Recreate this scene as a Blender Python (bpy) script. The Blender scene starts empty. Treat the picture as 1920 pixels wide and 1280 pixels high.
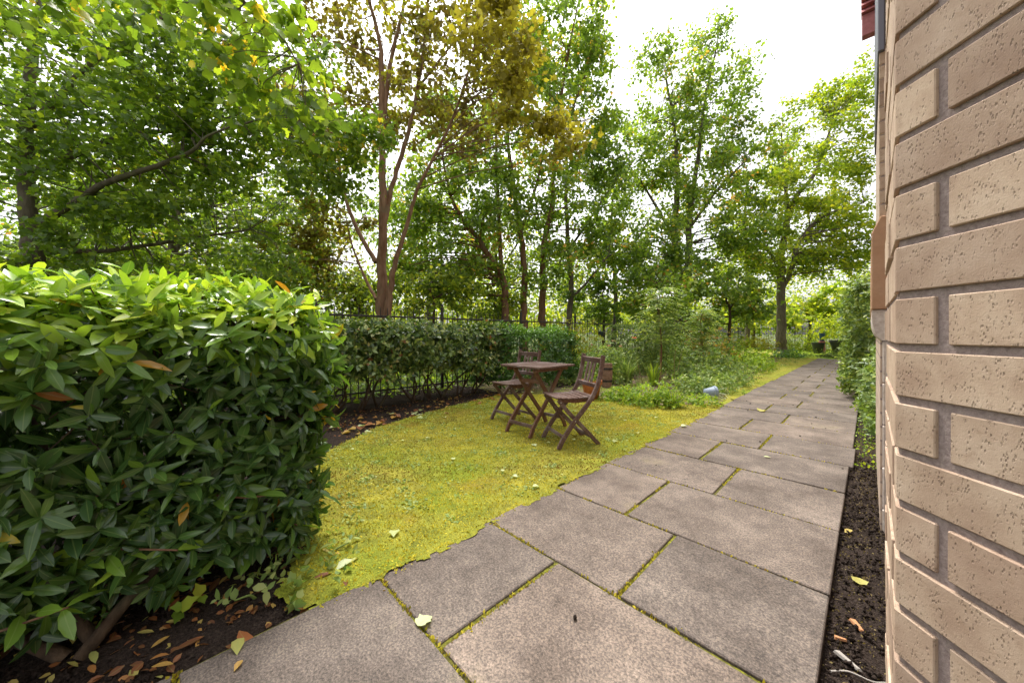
import bpy, math, random
import numpy as np
from mathutils import Vector, Matrix

# ------------------------------------------------------------------ camera, sky, sun, exposure
R = math.radians
sc = bpy.context.scene
C = sc.collection
FPX, HZ, CAMH, AZ = 655.0, 625.0, 1.03, R(45.6)
cam_d = bpy.data.cameras.new('camera')
cam_d.sensor_width = 36.0
cam_d.lens = FPX / 1920 * 36
cam_d.shift_y = -(640 - HZ) / 1920
cam_d.clip_start = 0.02
cam_d.clip_end = 800
cam = bpy.data.objects.new('camera', cam_d)
cam.location = (0, 0, CAMH)
cam.rotation_euler = (R(90), 0, AZ)
C.objects.link(cam)
sc.camera = cam

SUN_EL, SUN_AZ = 66.0, -60.0          # degrees; azimuth clockwise from +Y
w = bpy.data.worlds.new('World')
sc.world = w
w.use_nodes = True
nt = w.node_tree
bg = nt.nodes['Background']
sky = nt.nodes.new('ShaderNodeTexSky')
sky.sky_type = 'NISHITA'
sky.sun_disc = False
sky.sun_elevation = R(SUN_EL)
sky.sun_rotation = R(SUN_AZ)
sky.dust_density = 5.0
sky.air_density = 1.0
hs = nt.nodes.new('ShaderNodeHueSaturation')
hs.inputs['Saturation'].default_value = 0.10      # thin even cloud: the blue is washed out
nt.links.new(sky.outputs[0], hs.inputs['Color'])
nt.links.new(hs.outputs[0], bg.inputs['Color'])
bg.inputs['Strength'].default_value = 0.15

sd = bpy.data.lights.new('sun', 'SUN')
sd.energy = 1.5
sd.angle = R(14)
sd.color = (1.0, 0.95, 0.86)
sun = bpy.data.objects.new('sun', sd)
_el, _az = R(SUN_EL), R(SUN_AZ)
_dir = Vector((math.sin(_az) * math.cos(_el), math.cos(_az) * math.cos(_el), math.sin(_el)))
sun.rotation_euler = _dir.to_track_quat('Z', 'Y').to_euler()
sun.location = (0, 0, 30)
C.objects.link(sun)

vs = sc.view_settings
vs.view_transform = 'Standard'
vs.look = 'None'
vs.gamma = 1.0
vs.use_curve_mapping = False
vs.exposure = 1.42
sc.cycles.use_denoising = True
sc.cycles.max_bounces = 8
sc.cycles.transparent_max_bounces = 4
sc.cycles.sample_clamp_indirect = 6.0

# ------------------------------------------------------------------ helpers
CA, SA = math.cos(AZ), math.sin(AZ)


def W(Xc, Zc, z):                       # camera right / depth -> world
    return np.array((Xc * CA - Zc * SA, Xc * SA + Zc * CA, z))


def PT(px, py, Z):                      # a pixel at a known depth
    return W((px - 960) * Z / FPX, Z, CAMH + (HZ - py) * Z / FPX)


def G(px, py, z=0.0):                   # a pixel on the ground
    Z = FPX * (CAMH - z) / (py - HZ)
    return W((px - 960) * Z / FPX, Z, z)


def norm(a):
    a = np.asarray(a, float)
    return a / np.maximum(np.linalg.norm(a, axis=-1, keepdims=True), 1e-9)


def empty(name, loc=(0, 0, 0), label=None, cat=None, group=None, rz=0.0):
    o = bpy.data.objects.new(name, None)
    o.empty_display_size = 0.1
    o.location = loc
    o.rotation_euler = (0, 0, rz)
    C.objects.link(o)
    tag(o, label, cat, group)
    return o


def tag(o, label=None, cat=None, group=None, kind=None):
    if label: o['label'] = label
    if cat: o['category'] = cat
    if group: o['group'] = group
    if kind: o['kind'] = kind
    return o


def link(name, me, mat=None, parent=None, kind=None, loc=None):
    o = bpy.data.objects.new(name, me)
    if mat is not None and len(me.materials) == 0:
        me.materials.append(mat)
    C.objects.link(o)
    if parent is not None:
        o.parent = parent
    if loc is not None:
        o.location = loc
    if kind: o['kind'] = kind
    return o


def mesh_np(name, V, F, attrs=None, smooth=False):
    """V (n,3), F (m,k) with one k"""
    V = np.ascontiguousarray(V, dtype=np.float32)
    F = np.ascontiguousarray(F, dtype=np.int32)
    me = bpy.data.meshes.new(name)
    me.vertices.add(len(V))
    me.vertices.foreach_set('co', V.ravel())
    k = F.shape[1]
    me.loops.add(F.size)
    me.loops.foreach_set('vertex_index', F.ravel())
    me.polygons.add(len(F))
    me.polygons.foreach_set('loop_start', np.arange(0, F.size, k, dtype=np.int32))
    me.polygons.foreach_set('loop_total', np.full(len(F), k, dtype=np.int32))
    if smooth:
        me.polygons.foreach_set('use_smooth', np.ones(len(F), dtype=bool))
    me.update(calc_edges=True)
    for an, arr in (attrs or {}).items():
        a = me.attributes.new(an, 'FLOAT', 'POINT')
        a.data.foreach_set('value', np.ascontiguousarray(arr, dtype=np.float32).ravel())
    return me


class MB:
    """collects quads/polys into one mesh"""
    def __init__(s): s.v, s.f = [], []

    def add(s, vs_, fs):
        b = len(s.v)
        s.v += [tuple(map(float, p)) for p in vs_]
        s.f += [tuple(i + b for i in f) for f in fs]
        return s

    def box(s, x0, x1, y0, y1, z0, z1):
        return s.add([(x0, y0, z0), (x1, y0, z0), (x1, y1, z0), (x0, y1, z0), (x0, y0, z1), (x1, y0, z1), (x1, y1, z1), (x0, y1, z1)],
                     [(0, 3, 2, 1), (4, 5, 6, 7), (0, 1, 5, 4), (1, 2, 6, 5), (2, 3, 7, 6), (3, 0, 4, 7)])

    def bar(s, pts, side, w_, t):
        """a bar of rectangular section swept along pts; side = the width direction"""
        P = [np.array(p, float) for p in pts]
        side = norm(side)
        n = len(P)
        rings = []
        for i in range(n):
            d = norm(P[min(i + 1, n - 1)] - P[max(i - 1, 0)])
            u = norm(np.cross(d, side))
            rings.append([P[i] + side * a * w_ / 2 + u * b * t / 2 for a, b in ((-1, -1), (1, -1), (1, 1), (-1, 1))])
        vs_ = [p for r in rings for p in r]
        fs = []
        for i in range(n - 1):
            for k in range(4):
                fs.append((i * 4 + k, i * 4 + (k + 1) % 4, i * 4 + 4 + (k + 1) % 4, i * 4 + 4 + k))
        fs += [(3, 2, 1, 0), tuple((n - 1) * 4 + k for k in range(4))]
        return s.add(vs_, fs)

    def lathe(s, prof, n=28, c=(0, 0, 0)):
        vs_ = [(c[0] + r * math.cos(2 * math.pi * k / n), c[1] + r * math.sin(2 * math.pi * k / n), c[2] + z) for r, z in prof for k in range(n)]
        fs = [(i * n + k, i * n + (k + 1) % n, i * n + n + (k + 1) % n, i * n + n + k) for i in range(len(prof) - 1) for k in range(n)]
        return s.add(vs_, fs)

    def mesh(s, name, bevel=0.0, smooth=False):
        me = bpy.data.meshes.new(name)
        me.from_pydata(s.v, [], s.f)
        import bmesh
        bm = bmesh.new()
        bm.from_mesh(me)
        bmesh.ops.recalc_face_normals(bm, faces=bm.faces)
        if bevel:
            bmesh.ops.bevel(bm, geom=list(bm.edges), offset=bevel, segments=1, affect='EDGES', clamp_overlap=True)
        if smooth:
            for f in bm.faces: f.smooth = True
        bm.to_mesh(me)
        bm.free()
        return me

    def build(s, name, mat, parent=None, bevel=0.0, smooth=False, kind=None, loc=None):
        return link(name, s.mesh(name, bevel, smooth), mat, parent, kind, loc)


def tube(pts, rad, sides=8):
    """tapered tube -> V, F(quads)"""
    P = np.asarray(pts, float)
    n = len(P)
    T = norm(np.gradient(P, axis=0))
    ref = np.array((0.31, 0.87, 0.12))
    A = norm(np.cross(T, ref))
    B = np.cross(T, A)
    ang = np.linspace(0, 2 * math.pi, sides, endpoint=False)
    ring = A[:, None, :] * np.cos(ang)[None, :, None] + B[:, None, :] * np.sin(ang)[None, :, None]
    V = (P[:, None, :] + ring * np.asarray(rad, float)[:, None, None]).reshape(-1, 3)
    i = np.arange(n - 1)[:, None]
    k = np.arange(sides)[None, :]
    k2 = (k + 1) % sides
    F = np.stack(((i * sides + k), (i * sides + k2), ((i + 1) * sides + k2), ((i + 1) * sides + k)), -1).reshape(-1, 4)
    return V, F


def join(parts):
    Vs, Fs, b = [], [], 0
    for V, F in parts:
        Vs.append(V); Fs.append(F + b); b += len(V)
    return np.concatenate(Vs), np.concatenate(Fs)


def smooth_path(pts, m=6):
    P = np.asarray(pts, float)
    if len(P) < 3:
        t = np.linspace(0, 1, m + 1)[:, None]
        return P[0] * (1 - t) + P[-1] * t
    out = []
    Q = np.vstack((2 * P[0] - P[1], P, 2 * P[-1] - P[-2]))
    for i in range(len(P) - 1):
        p0, p1, p2, p3 = Q[i:i + 4]
        for t in np.linspace(0, 1, m, endpoint=False):
            out.append(0.5 * (2 * p1 + (p2 - p0) * t + (2 * p0 - 5 * p1 + 4 * p2 - p3) * t * t + (3 * p1 - p0 - 3 * p2 + p3) * t ** 3))
    out.append(P[-1])
    return np.array(out)


# ------------------------------------------------------------------ materials
MATS = {}


class NT:
    def __init__(s, name):
        s.m = bpy.data.materials.new(name)
        s.m.use_nodes = True
        s.t = s.m.node_tree
        s.p = s.t.nodes['Principled BSDF']
        s.out = s.t.nodes['Material Output']
        MATS[name] = s.m

    def n(s, t, **kw):
        nd = s.t.nodes.new(t)
        for k, v in kw.items():
            if k in nd.inputs: nd.inputs[k].default_value = v
            else: setattr(nd, k, v)
        return nd

    def l(s, a, b): s.t.links.new(a, b)

    def coord(s, kind='Object'):
        return s.n('ShaderNodeTexCoord').outputs[kind]

    def noise(s, scale, detail=4, rough=0.6, vec=None, dist=0.0):
        nd = s.n('ShaderNodeTexNoise')
        nd.inputs['Scale'].default_value = scale
        nd.inputs['Detail'].default_value = detail
        nd.inputs['Roughness'].default_value = rough
        nd.inputs['Distortion'].default_value = dist
        if vec is not None: s.l(vec, nd.inputs['Vector'])
        return nd.outputs['Fac']

    def vor(s, scale, vec=None, out='Distance', feature='F1'):
        nd = s.n('ShaderNodeTexVoronoi')
        nd.feature = feature
        nd.inputs['Scale'].default_value = scale
        if vec is not None: s.l(vec, nd.inputs['Vector'])
        return nd.outputs[out]

    def ramp(s, fac, stops, mode='LINEAR'):
        nd = s.n('ShaderNodeValToRGB')
        cr = nd.color_ramp
        cr.interpolation = mode
        while len(cr.elements) < len(stops): cr.elements.new(0.5)
        for e, (p, c) in zip(cr.elements, stops):
            e.position = p
            e.color = (*c, 1) if len(c) == 3 else c
        s.l(fac, nd.inputs[0])
        return nd.outputs[0]

    def mix(s, fac, a, b, mode='MIX'):
        nd = s.n('ShaderNodeMix')
        nd.data_type = 'RGBA'
        nd.blend_type = mode
        for v, sock in ((fac, nd.inputs[0]), (a, nd.inputs[6]), (b, nd.inputs[7])):
            if isinstance(v, bpy.types.NodeSocket): s.l(v, sock)
            elif isinstance(v, tuple): sock.default_value = (*v, 1) if len(v) == 3 else v
            else: sock.default_value = v
        return nd.outputs[2]

    def math(s, op, a, b=0.0):
        nd = s.n('ShaderNodeMath')
        nd.operation = op
        for v, sock in ((a, nd.inputs[0]), (b, nd.inputs[1])):
            if isinstance(v, bpy.types.NodeSocket): s.l(v, sock)
            else: sock.default_value = v
        return nd.outputs[0]

    def bump(s, h, strength=0.5, dist=0.01, prev=None):
        nd = s.n('ShaderNodeBump')
        nd.inputs['Strength'].default_value = strength
        nd.inputs['Distance'].default_value = dist
        s.l(h, nd.inputs['Height'])
        if prev is not None: s.l(prev, nd.inputs['Normal'])
        return nd.outputs[0]

    def attr(s, name):
        nd = s.n('ShaderNodeAttribute')
        nd.attribute_name = name
        return nd.outputs['Fac']

    def fin(s, col=None, rough=None, nrm=None, spec=None):
        p = s.p
        if col is not None:
            if isinstance(col, tuple): p.inputs['Base Color'].default_value = (*col, 1)
            else: s.l(col, p.inputs['Base Color'])
        if rough is not None:
            if isinstance(rough, (int, float)): p.inputs['Roughness'].default_value = rough
            else: s.l(rough, p.inputs['Roughness'])
        if nrm is not None: s.l(nrm, p.inputs['Normal'])
        if spec is not None: p.inputs['Specular IOR Level'].default_value = spec
        return s.m


def leaf_mat(name, stops, rough=0.45, trans=0.4, spec=0.4, vein=0.0, tboost=(1.75, 1.75, 0.7)):
    m = NT(name)
    col = m.ramp(m.attr('rnd'), stops)
    co = m.coord()
    nz = m.noise(9.0, 2, 0.5, co)
    col = m.mix(0.35, col, m.mix(nz, (0.62, 0.62, 0.62), (1.4, 1.36, 1.2)), 'MULTIPLY')
    if vein:
        v = m.ramp(m.attr('lu'), [(0.0, (1, 1, 1)), (0.13, (0, 0, 0))])
        col = m.mix(m.math('MULTIPLY', v, vein), col, (0.30, 0.38, 0.12))
    m.fin(col, rough, None, spec)
    tr = m.n('ShaderNodeBsdfTranslucent')
    m.l(m.mix(1.0, col, tboost, 'MULTIPLY'), tr.inputs['Color'])
    mx = m.n('ShaderNodeMixShader')
    mx.inputs[0].default_value = trans
    m.l(m.p.outputs[0], mx.inputs[1])
    m.l(tr.outputs[0], mx.inputs[2])
    m.l(mx.outputs[0], m.out.inputs['Surface'])
    return m.m


# foliage palettes: dark .. light .. odd yellow/brown leaf at the end
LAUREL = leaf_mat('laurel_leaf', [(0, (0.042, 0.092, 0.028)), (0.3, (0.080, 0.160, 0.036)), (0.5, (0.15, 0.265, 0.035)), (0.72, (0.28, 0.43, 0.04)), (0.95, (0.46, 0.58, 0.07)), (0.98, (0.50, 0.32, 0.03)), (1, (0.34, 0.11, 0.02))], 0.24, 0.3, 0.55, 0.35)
ELAEAG = leaf_mat('oleaster_leaf', [(0, (0.035, 0.068, 0.022)), (0.45, (0.095, 0.16, 0.042)), (0.8, (0.24, 0.33, 0.09)), (0.95, (0.46, 0.48, 0.20)), (0.98, (0.42, 0.21, 0.06)), (1, (0.30, 0.13, 0.05))], 0.3, 0.25, 0.55)
DARKLAU = leaf_mat('dark_laurel_leaf', [(0, (0.036, 0.086, 0.020)), (0.6, (0.090, 0.203, 0.028)), (1, (0.287, 0.499, 0.042))], 0.32, 0.25, 0.5)
MAPLE = leaf_mat('maple_leaf', [(0, (0.093, 0.160, 0.030)), (0.5, (0.177, 0.275, 0.033)), (0.9, (0.353, 0.435, 0.049)), (0.97, (0.540, 0.493, 0.067)), (1, (0.700, 0.478, 0.067))], 0.34, 0.5, 0.5)
BROWN = leaf_mat('bronze_leaf', [(0, (0.12, 0.095, 0.025)), (0.4, (0.20, 0.18, 0.035)), (0.7, (0.25, 0.27, 0.04)), (0.9, (0.26, 0.34, 0.045)), (1, (0.46, 0.40, 0.05))], 0.5, 0.5, 0.3, 0, (1.7, 1.6, 0.8))
GOLD = leaf_mat('gold_leaf', [(0, (0.20, 0.18, 0.025)), (0.5, (0.33, 0.29, 0.035)), (1, (0.46, 0.42, 0.06))], 0.5, 0.5, 0.3, 0, (1.5, 1.5, 0.8))
SYCA = leaf_mat('sycamore_leaf', [(0, (0.092, 0.156, 0.030)), (0.5, (0.183, 0.286, 0.038)), (0.92, (0.366, 0.416, 0.060)), (1, (0.695, 0.364, 0.120))], 0.38, 0.52, 0.45)
LIME = leaf_mat('lime_leaf', [(0, (0.143, 0.218, 0.026)), (0.5, (0.302, 0.380, 0.033)), (1, (0.572, 0.529, 0.053))], 0.5, 0.5, 0.3)
WOOD_L = leaf_mat('woodland_leaf', [(0, (0.077, 0.127, 0.026)), (0.5, (0.201, 0.276, 0.039)), (1, (0.494, 0.483, 0.066))], 0.55, 0.5, 0.2)
BOX = leaf_mat('clipped_leaf', [(0, (0.069, 0.120, 0.034)), (0.6, (0.172, 0.255, 0.061)), (1, (0.345, 0.405, 0.108))], 0.45, 0.3, 0.4)
PALE = leaf_mat('pale_leaf', [(0, (0.098, 0.166, 0.044)), (0.6, (0.209, 0.297, 0.088)), (1, (0.419, 0.452, 0.178))], 0.5, 0.4, 0.3)
FRESH = leaf_mat('fresh_leaf', [(0, (0.092, 0.173, 0.020)), (0.6, (0.224, 0.337, 0.036)), (1, (0.428, 0.469, 0.051))], 0.5, 0.4, 0.3)
YELL = leaf_mat('yellow_leaf', [(0, (0.18, 0.22, 0.03)), (0.6, (0.34, 0.34, 0.05)), (1, (0.50, 0.42, 0.06))], 0.5, 0.45, 0.3)
ORNG = leaf_mat('orange_leaf', [(0, (0.12, 0.12, 0.03)), (0.5, (0.34, 0.20, 0.04)), (1, (0.48, 0.26, 0.06))], 0.5, 0.4, 0.3)
DEAD = leaf_mat('fallen_leaf', [(0, (0.15, 0.06, 0.025)), (0.25, (0.34, 0.12, 0.04)), (0.4, (0.42, 0.24, 0.06)), (0.6, (0.45, 0.36, 0.10)), (0.75, (0.36, 0.40, 0.12)), (1, (0.50, 0.55, 0.33))], 0.55, 0.25, 0.35, 0.25)
STRAW = leaf_mat('straw_leaf', [(0, (0.20, 0.15, 0.06)), (1, (0.42, 0.34, 0.16))], 0.6, 0.3, 0.2)
PINK = leaf_mat('pink_petal', [(0, (0.50, 0.25, 0.32)), (1, (0.66, 0.46, 0.50))], 0.5, 0.3, 0.3)
REDP = leaf_mat('red_petal', [(0, (0.60, 0.06, 0.05)), (1, (0.72, 0.14, 0.10))], 0.5, 0.3, 0.3)
WHITEP = leaf_mat('cream_petal', [(0, (0.55, 0.52, 0.30)), (1, (0.70, 0.68, 0.50))], 0.5, 0.3, 0.3)


def bark_mat(name, a, b, scale=14):
    m = NT(name)
    co = m.coord()
    mp = m.n('ShaderNodeMapping')
    mp.inputs['Scale'].default_value = (1, 1, 0.22)
    m.l(co, mp.inputs['Vector'])
    n1 = m.noise(scale, 6, 0.65, mp.outputs[0])
    n2 = m.noise(2.2, 3, 0.6, co)
    col = m.ramp(n1, [(0.3, a), (0.7, b)])
    col = m.mix(m.ramp(n2, [(0.55, (0, 0, 0)), (0.7, (0.5, 0.5, 0.5))]), col, (0.16, 0.17, 0.10))
    return m.fin(col, 0.9, m.bump(n1, 0.7, 0.02), 0.2)


BARK_R = bark_mat('bark_red', (0.10, 0.050, 0.028), (0.27, 0.145, 0.085))
BARK_P = bark_mat('bark_pale', (0.14, 0.066, 0.036), (0.33, 0.20, 0.13))
BARK_G = bark_mat('bark_grey', (0.07, 0.055, 0.04), (0.20, 0.165, 0.125))
TWIG = bark_mat('twig_bark', (0.045, 0.03, 0.02), (0.12, 0.08, 0.05), 30)
STEMG = NT('green_stem').fin((0.16, 0.22, 0.05), 0.6)
STEMD = NT('dry_stem').fin((0.36, 0.27, 0.12), 0.7)

m = NT('brick_face')
co = m.coord()
oi = m.n('ShaderNodeObjectInfo')
shf = m.n('ShaderNodeVectorMath'); shf.operation = 'ADD'
m.l(co, shf.inputs[0])
sc3 = m.n('ShaderNodeVectorMath'); sc3.operation = 'SCALE'
m.l(oi.outputs['Location'], sc3.inputs[0]); sc3.inputs['Scale'].default_value = 7.3
m.l(sc3.outputs[0], shf.inputs[1])
v = shf.outputs[0]
st = m.n('ShaderNodeMapping'); st.inputs['Scale'].default_value = (1, 1, 0.42); m.l(v, st.inputs['Vector'])
pits = m.vor(380, st.outputs[0])
pmask = m.ramp(pits, [(0.22, (1, 1, 1)), (0.42, (0, 0, 0))])
pick = m.ramp(m.noise(110, 4, 0.7, st.outputs[0]), [(0.47, (0, 0, 0)), (0.60, (0.8, 0.8, 0.8))])
pm = m.mix(1.0, pmask, pick, 'MULTIPLY')
big = m.noise(14, 4, 0.6, v)
fine = m.noise(420, 3, 0.7, v)
col = m.ramp(big, [(0.28, (0.36, 0.255, 0.195)), (0.5, (0.475, 0.36, 0.28)), (0.74, (0.58, 0.465, 0.375))])
col = m.mix(0.9, col, m.ramp(oi.outputs['Random'], [(0, (0.74, 0.70, 0.68)), (0.3, (0.95, 0.90, 0.86)), (0.6, (1.02, 1, 0.95)), (1, (1.16, 1.14, 1.08))]), 'MULTIPLY')
col = m.mix(m.math('MULTIPLY', fine, 0.35), col, (0.30, 0.20, 0.14))
col = m.mix(m.ramp(m.noise(45, 5, 0.7, v), [(0.55, (0, 0, 0)), (0.7, (0.45, 0.45, 0.45))]), col, (0.30, 0.20, 0.135))
col = m.mix(m.math('MULTIPLY', pm, 0.62), col, (0.15, 0.105, 0.078))
h = m.math('SUBTRACT', m.math('ADD', m.math('MULTIPLY', fine, 0.4), m.math('MULTIPLY', big, 0.4)), pm)
BRICK = m.fin(col, 0.9, m.bump(h, 0.9, 0.0012), 0.2)

m = NT('mortar')
co = m.coord()
n1 = m.noise(160, 4, 0.7, co)
BMORT = m.fin(m.ramp(n1, [(0.3, (0.20, 0.15, 0.14)), (0.75, (0.37, 0.30, 0.28))]), 0.95, m.bump(n1, 0.6, 0.002), 0.1)

m = NT('coursed_brick')
sp = m.n('ShaderNodeSeparateXYZ'); m.l(m.coord(), sp.inputs[0])
cb = m.n('ShaderNodeCombineXYZ'); m.l(m.math('ADD', sp.outputs[0], sp.outputs[1]), cb.inputs[0]); m.l(sp.outputs[2], cb.inputs[1])
bt = m.n('ShaderNodeTexBrick')
m.l(cb.outputs[0], bt.inputs['Vector'])
for k_, v_ in (('Scale', 1.0), ('Brick Width', 0.225), ('Row Height', 0.075), ('Mortar Size', 0.006), ('Color1', (0.44, 0.33, 0.255, 1)), ('Color2', (0.54, 0.42, 0.33, 1)), ('Mortar', (0.27, 0.21, 0.19, 1))):
    bt.inputs[k_].default_value = v_
FARBRICK = m.fin(bt.outputs['Color'], 0.9, m.bump(bt.outputs['Fac'], -0.5, 0.004), 0.2)

m = NT('cast_stone')
co = m.coord()
n1 = m.noise(60, 5, 0.65, co); n2 = m.noise(7, 3, 0.6, co)
STONE = m.fin(m.mix(m.math('MULTIPLY', n1, 0.5), m.ramp(n2, [(0.3, (0.42, 0.23, 0.13)), (0.7, (0.52, 0.32, 0.20))]), (0.25, 0.15, 0.10)), 0.85, m.bump(n1, 0.5, 0.003), 0.2)
m = NT('pale_stone')
co = m.coord()
n1 = m.noise(50, 5, 0.65, co)
PSTONE = m.fin(m.ramp(n1, [(0.3, (0.42, 0.34, 0.29)), (0.7, (0.62, 0.55, 0.50))]), 0.85, m.bump(n1, 0.6, 0.003), 0.2)
m = NT('red_tile')
n1 = m.noise(30, 4, 0.6, m.coord())
REDT = m.fin(m.ramp(n1, [(0.3, (0.40, 0.12, 0.12)), (0.7, (0.55, 0.20, 0.20))]), 0.7)
WFRAME = NT('window_frame').fin((0.13, 0.13, 0.17), 0.5)
m = NT('glass')
GLASS = m.fin((0.03, 0.035, 0.045), 0.05, None, 0.6)

# concrete paving
m = NT('paving')
co = m.coord()
oi = m.n('ShaderNodeObjectInfo')
shf = m.n('ShaderNodeVectorMath'); shf.operation = 'ADD'
m.l(co, shf.inputs[0]); m.l(oi.outputs['Location'], shf.inputs[1])
v = shf.outputs[0]
big = m.noise(2.6, 5, 0.62, v)
mid = m.noise(16, 4, 0.65, v)
grit = m.noise(125, 5, 0.8, v)
spk = m.vor(260, v)
col = m.ramp(big, [(0.30, (0.084, 0.066, 0.056)), (0.50, (0.140, 0.114, 0.099)), (0.72, (0.220, 0.182, 0.157))])
col = m.mix(0.75, col, m.ramp(mid, [(0.3, (0.72, 0.72, 0.72)), (0.7, (1.22, 1.2, 1.17))]), 'MULTIPLY')
col = m.mix(0.85, col, m.ramp(grit, [(0.36, (0.30, 0.28, 0.27)), (0.49, (0.9, 0.9, 0.9)), (0.62, (1.8, 1.72, 1.6))]), 'MULTIPLY')
pale = m.ramp(m.noise(330, 1, 0.5, v), [(0.70, (0, 0, 0)), (0.76, (1, 1, 1))])
col = m.mix(m.math('MULTIPLY', pale, 0.55), col, (0.50, 0.43, 0.36))
col = m.mix(0.7, col, m.ramp(oi.outputs['Random'], [(0, (0.76, 0.77, 0.78)), (0.5, (0.94, 0.93, 0.92)), (1, (1.10, 1.06, 1.02))]), 'MULTIPLY')
mo = m.ramp(m.noise(1.3, 5, 0.7, v), [(0.60, (0, 0, 0)), (0.76, (0.40, 0.40, 0.40))])
col = m.mix(mo, col, (0.17, 0.145, 0.035))
h = m.math('ADD', m.math('MULTIPLY', grit, 0.7), m.math('MULTIPLY', mid, 0.5))
PAVE = m.fin(col, 0.85, m.bump(h, 0.55, 0.004), 0.3)

m = NT('joint_moss')
co = m.coord()
n1 = m.noise(60, 4, 0.7, co); n2 = m.noise(5, 3, 0.6, co)
MOSSJ = m.fin(m.mix(m.ramp(n2, [(0.4, (0, 0, 0)), (0.6, (1, 1, 1))]), m.ramp(n1, [(0.35, (0.05, 0.045, 0.015)), (0.65, (0.27, 0.27, 0.03))]), m.ramp(n1, [(0.35, (0.03, 0.025, 0.015)), (0.7, (0.14, 0.13, 0.03))])), 0.95, m.bump(n1, 0.8, 0.01), 0.1)

m = NT('moss')
co = m.coord()
n1 = m.noise(1.1, 5, 0.62, co, 0.3); n2 = m.noise(8, 5, 0.7, co); n3 = m.noise(130, 4, 0.75, co); n4 = m.noise(2.3, 4, 0.6, co)
col = m.ramp(n2, [(0.30, (0.13, 0.13, 0.03)), (0.5, (0.26, 0.245, 0.04)), (0.72, (0.40, 0.37, 0.06))])
col = m.mix(m.ramp(n1, [(0.45, (0, 0, 0)), (0.66, (0.75, 0.75, 0.75))]), col, (0.17, 0.23, 0.02))
br = m.ramp(n4, [(0.56, (0, 0, 0)), (0.72, (0.6, 0.6, 0.6))])
col = m.mix(br, col, (0.25, 0.15, 0.035))
col = m.mix(1.0, col, m.ramp(n3, [(0.32, (0.42, 0.42, 0.42)), (0.5, (1, 1, 1)), (0.68, (1.45, 1.4, 1.2))]), 'MULTIPLY')
h = m.math('ADD', m.math('MULTIPLY', n3, 0.6), m.math('MULTIPLY', n2, 0.8))
MOSS = m.fin(col, 0.95, m.bump(h, 0.9, 0.018), 0.1)
MOSST = leaf_mat('moss_tuft', [(0, (0.22, 0.13, 0.035)), (0.15, (0.16, 0.15, 0.03)), (0.35, (0.24, 0.24, 0.03)), (0.6, (0.42, 0.35, 0.035)), (1, (0.56, 0.47, 0.06))], 0.9, 0.3, 0.1)

m = NT('lawn')
co = m.coord()
n1 = m.noise(1.5, 4, 0.6, co); n3 = m.noise(60, 3, 0.7, co)
LAWN = m.fin(m.mix(1.0, m.ramp(n1, [(0.3, (0.17, 0.30, 0.03)), (0.7, (0.38, 0.44, 0.03))]), m.ramp(n3, [(0.3, (0.6, 0.6, 0.6)), (0.7, (1.3, 1.3, 1.2))]), 'MULTIPLY'), 0.95, m.bump(n3, 0.8, 0.02), 0.1)

m = NT('soil')
co = m.coord()
n1 = m.noise(90, 5, 0.75, co); n2 = m.noise(4, 3, 0.6, co)
cr = m.vor(120, co)
col = m.ramp(n1, [(0.3, (0.016, 0.011, 0.009)), (0.55, (0.055, 0.038, 0.03)), (0.78, (0.15, 0.11, 0.085))])
SOIL = m.fin(col, 0.95, m.bump(m.math('SUBTRACT', n1, m.math('MULTIPLY', cr, 0.8)), 1.0, 0.02), 0.15)

m = NT('bed_soil')
co = m.coord()
n1 = m.noise(50, 5, 0.75, co); n2 = m.noise(1.6, 4, 0.6, co)
col = m.ramp(n1, [(0.3, (0.08, 0.058, 0.04)), (0.55, (0.20, 0.15, 0.10)), (0.78, (0.38, 0.31, 0.22))])
col = m.mix(m.ramp(n2, [(0.45, (0, 0, 0)), (0.6, (0.8, 0.8, 0.8))]), col, (0.16, 0.18, 0.03))
BSOIL = m.fin(col, 0.95, m.bump(n1, 1.0, 0.02), 0.1)

m = NT('forest_floor')
co = m.coord()
n1 = m.noise(25, 5, 0.75, co); n2 = m.noise(0.9, 4, 0.6, co)
col = m.mix(m.ramp(n2, [(0.4, (0, 0, 0)), (0.6, (1, 1, 1))]), m.ramp(n1, [(0.3, (0.03, 0.025, 0.015)), (0.7, (0.11, 0.085, 0.05))]), m.ramp(n1, [(0.3, (0.03, 0.06, 0.015)), (0.7, (0.12, 0.19, 0.04))]))
FLOOR = m.fin(col, 0.95, m.bump(n1, 0.8, 0.03), 0.1)

m = NT('weathered_teak')
co = m.coord('Object')
mp = m.n('ShaderNodeMapping'); mp.inputs['Scale'].default_value = (1, 1, 1); m.l(co, mp.inputs['Vector'])
n1 = m.noise(6, 5, 0.65, co); n2 = m.noise(70, 5, 0.7, co, 1.2)
col = m.ramp(n2, [(0.3, (0.055, 0.031, 0.025)), (0.55, (0.14, 0.082, 0.064)), (0.75, (0.25, 0.165, 0.135))])
col = m.mix(m.ramp(n1, [(0.48, (0, 0, 0)), (0.66, (0.65, 0.65, 0.65))]), col, (0.29, 0.235, 0.22))
TEAK = m.fin(col, 0.7, m.bump(n2, 0.5, 0.002), 0.3)
m = NT('red_teak')
co = m.coord('Object')
n1 = m.noise(6, 5, 0.65, co); n2 = m.noise(70, 5, 0.7, co, 1.2)
col = m.ramp(n2, [(0.3, (0.075, 0.032, 0.018)), (0.55, (0.17, 0.080, 0.045)), (0.78, (0.27, 0.15, 0.10))])
col = m.mix(m.ramp(n1, [(0.5, (0, 0, 0)), (0.7, (0.5, 0.5, 0.5))]), col, (0.22, 0.16, 0.13))
TEAKR = m.fin(col, 0.65, m.bump(n2, 0.5, 0.002), 0.3)
SCREW = NT('screw').fin((0.45, 0.44, 0.43), 0.4)

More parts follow.
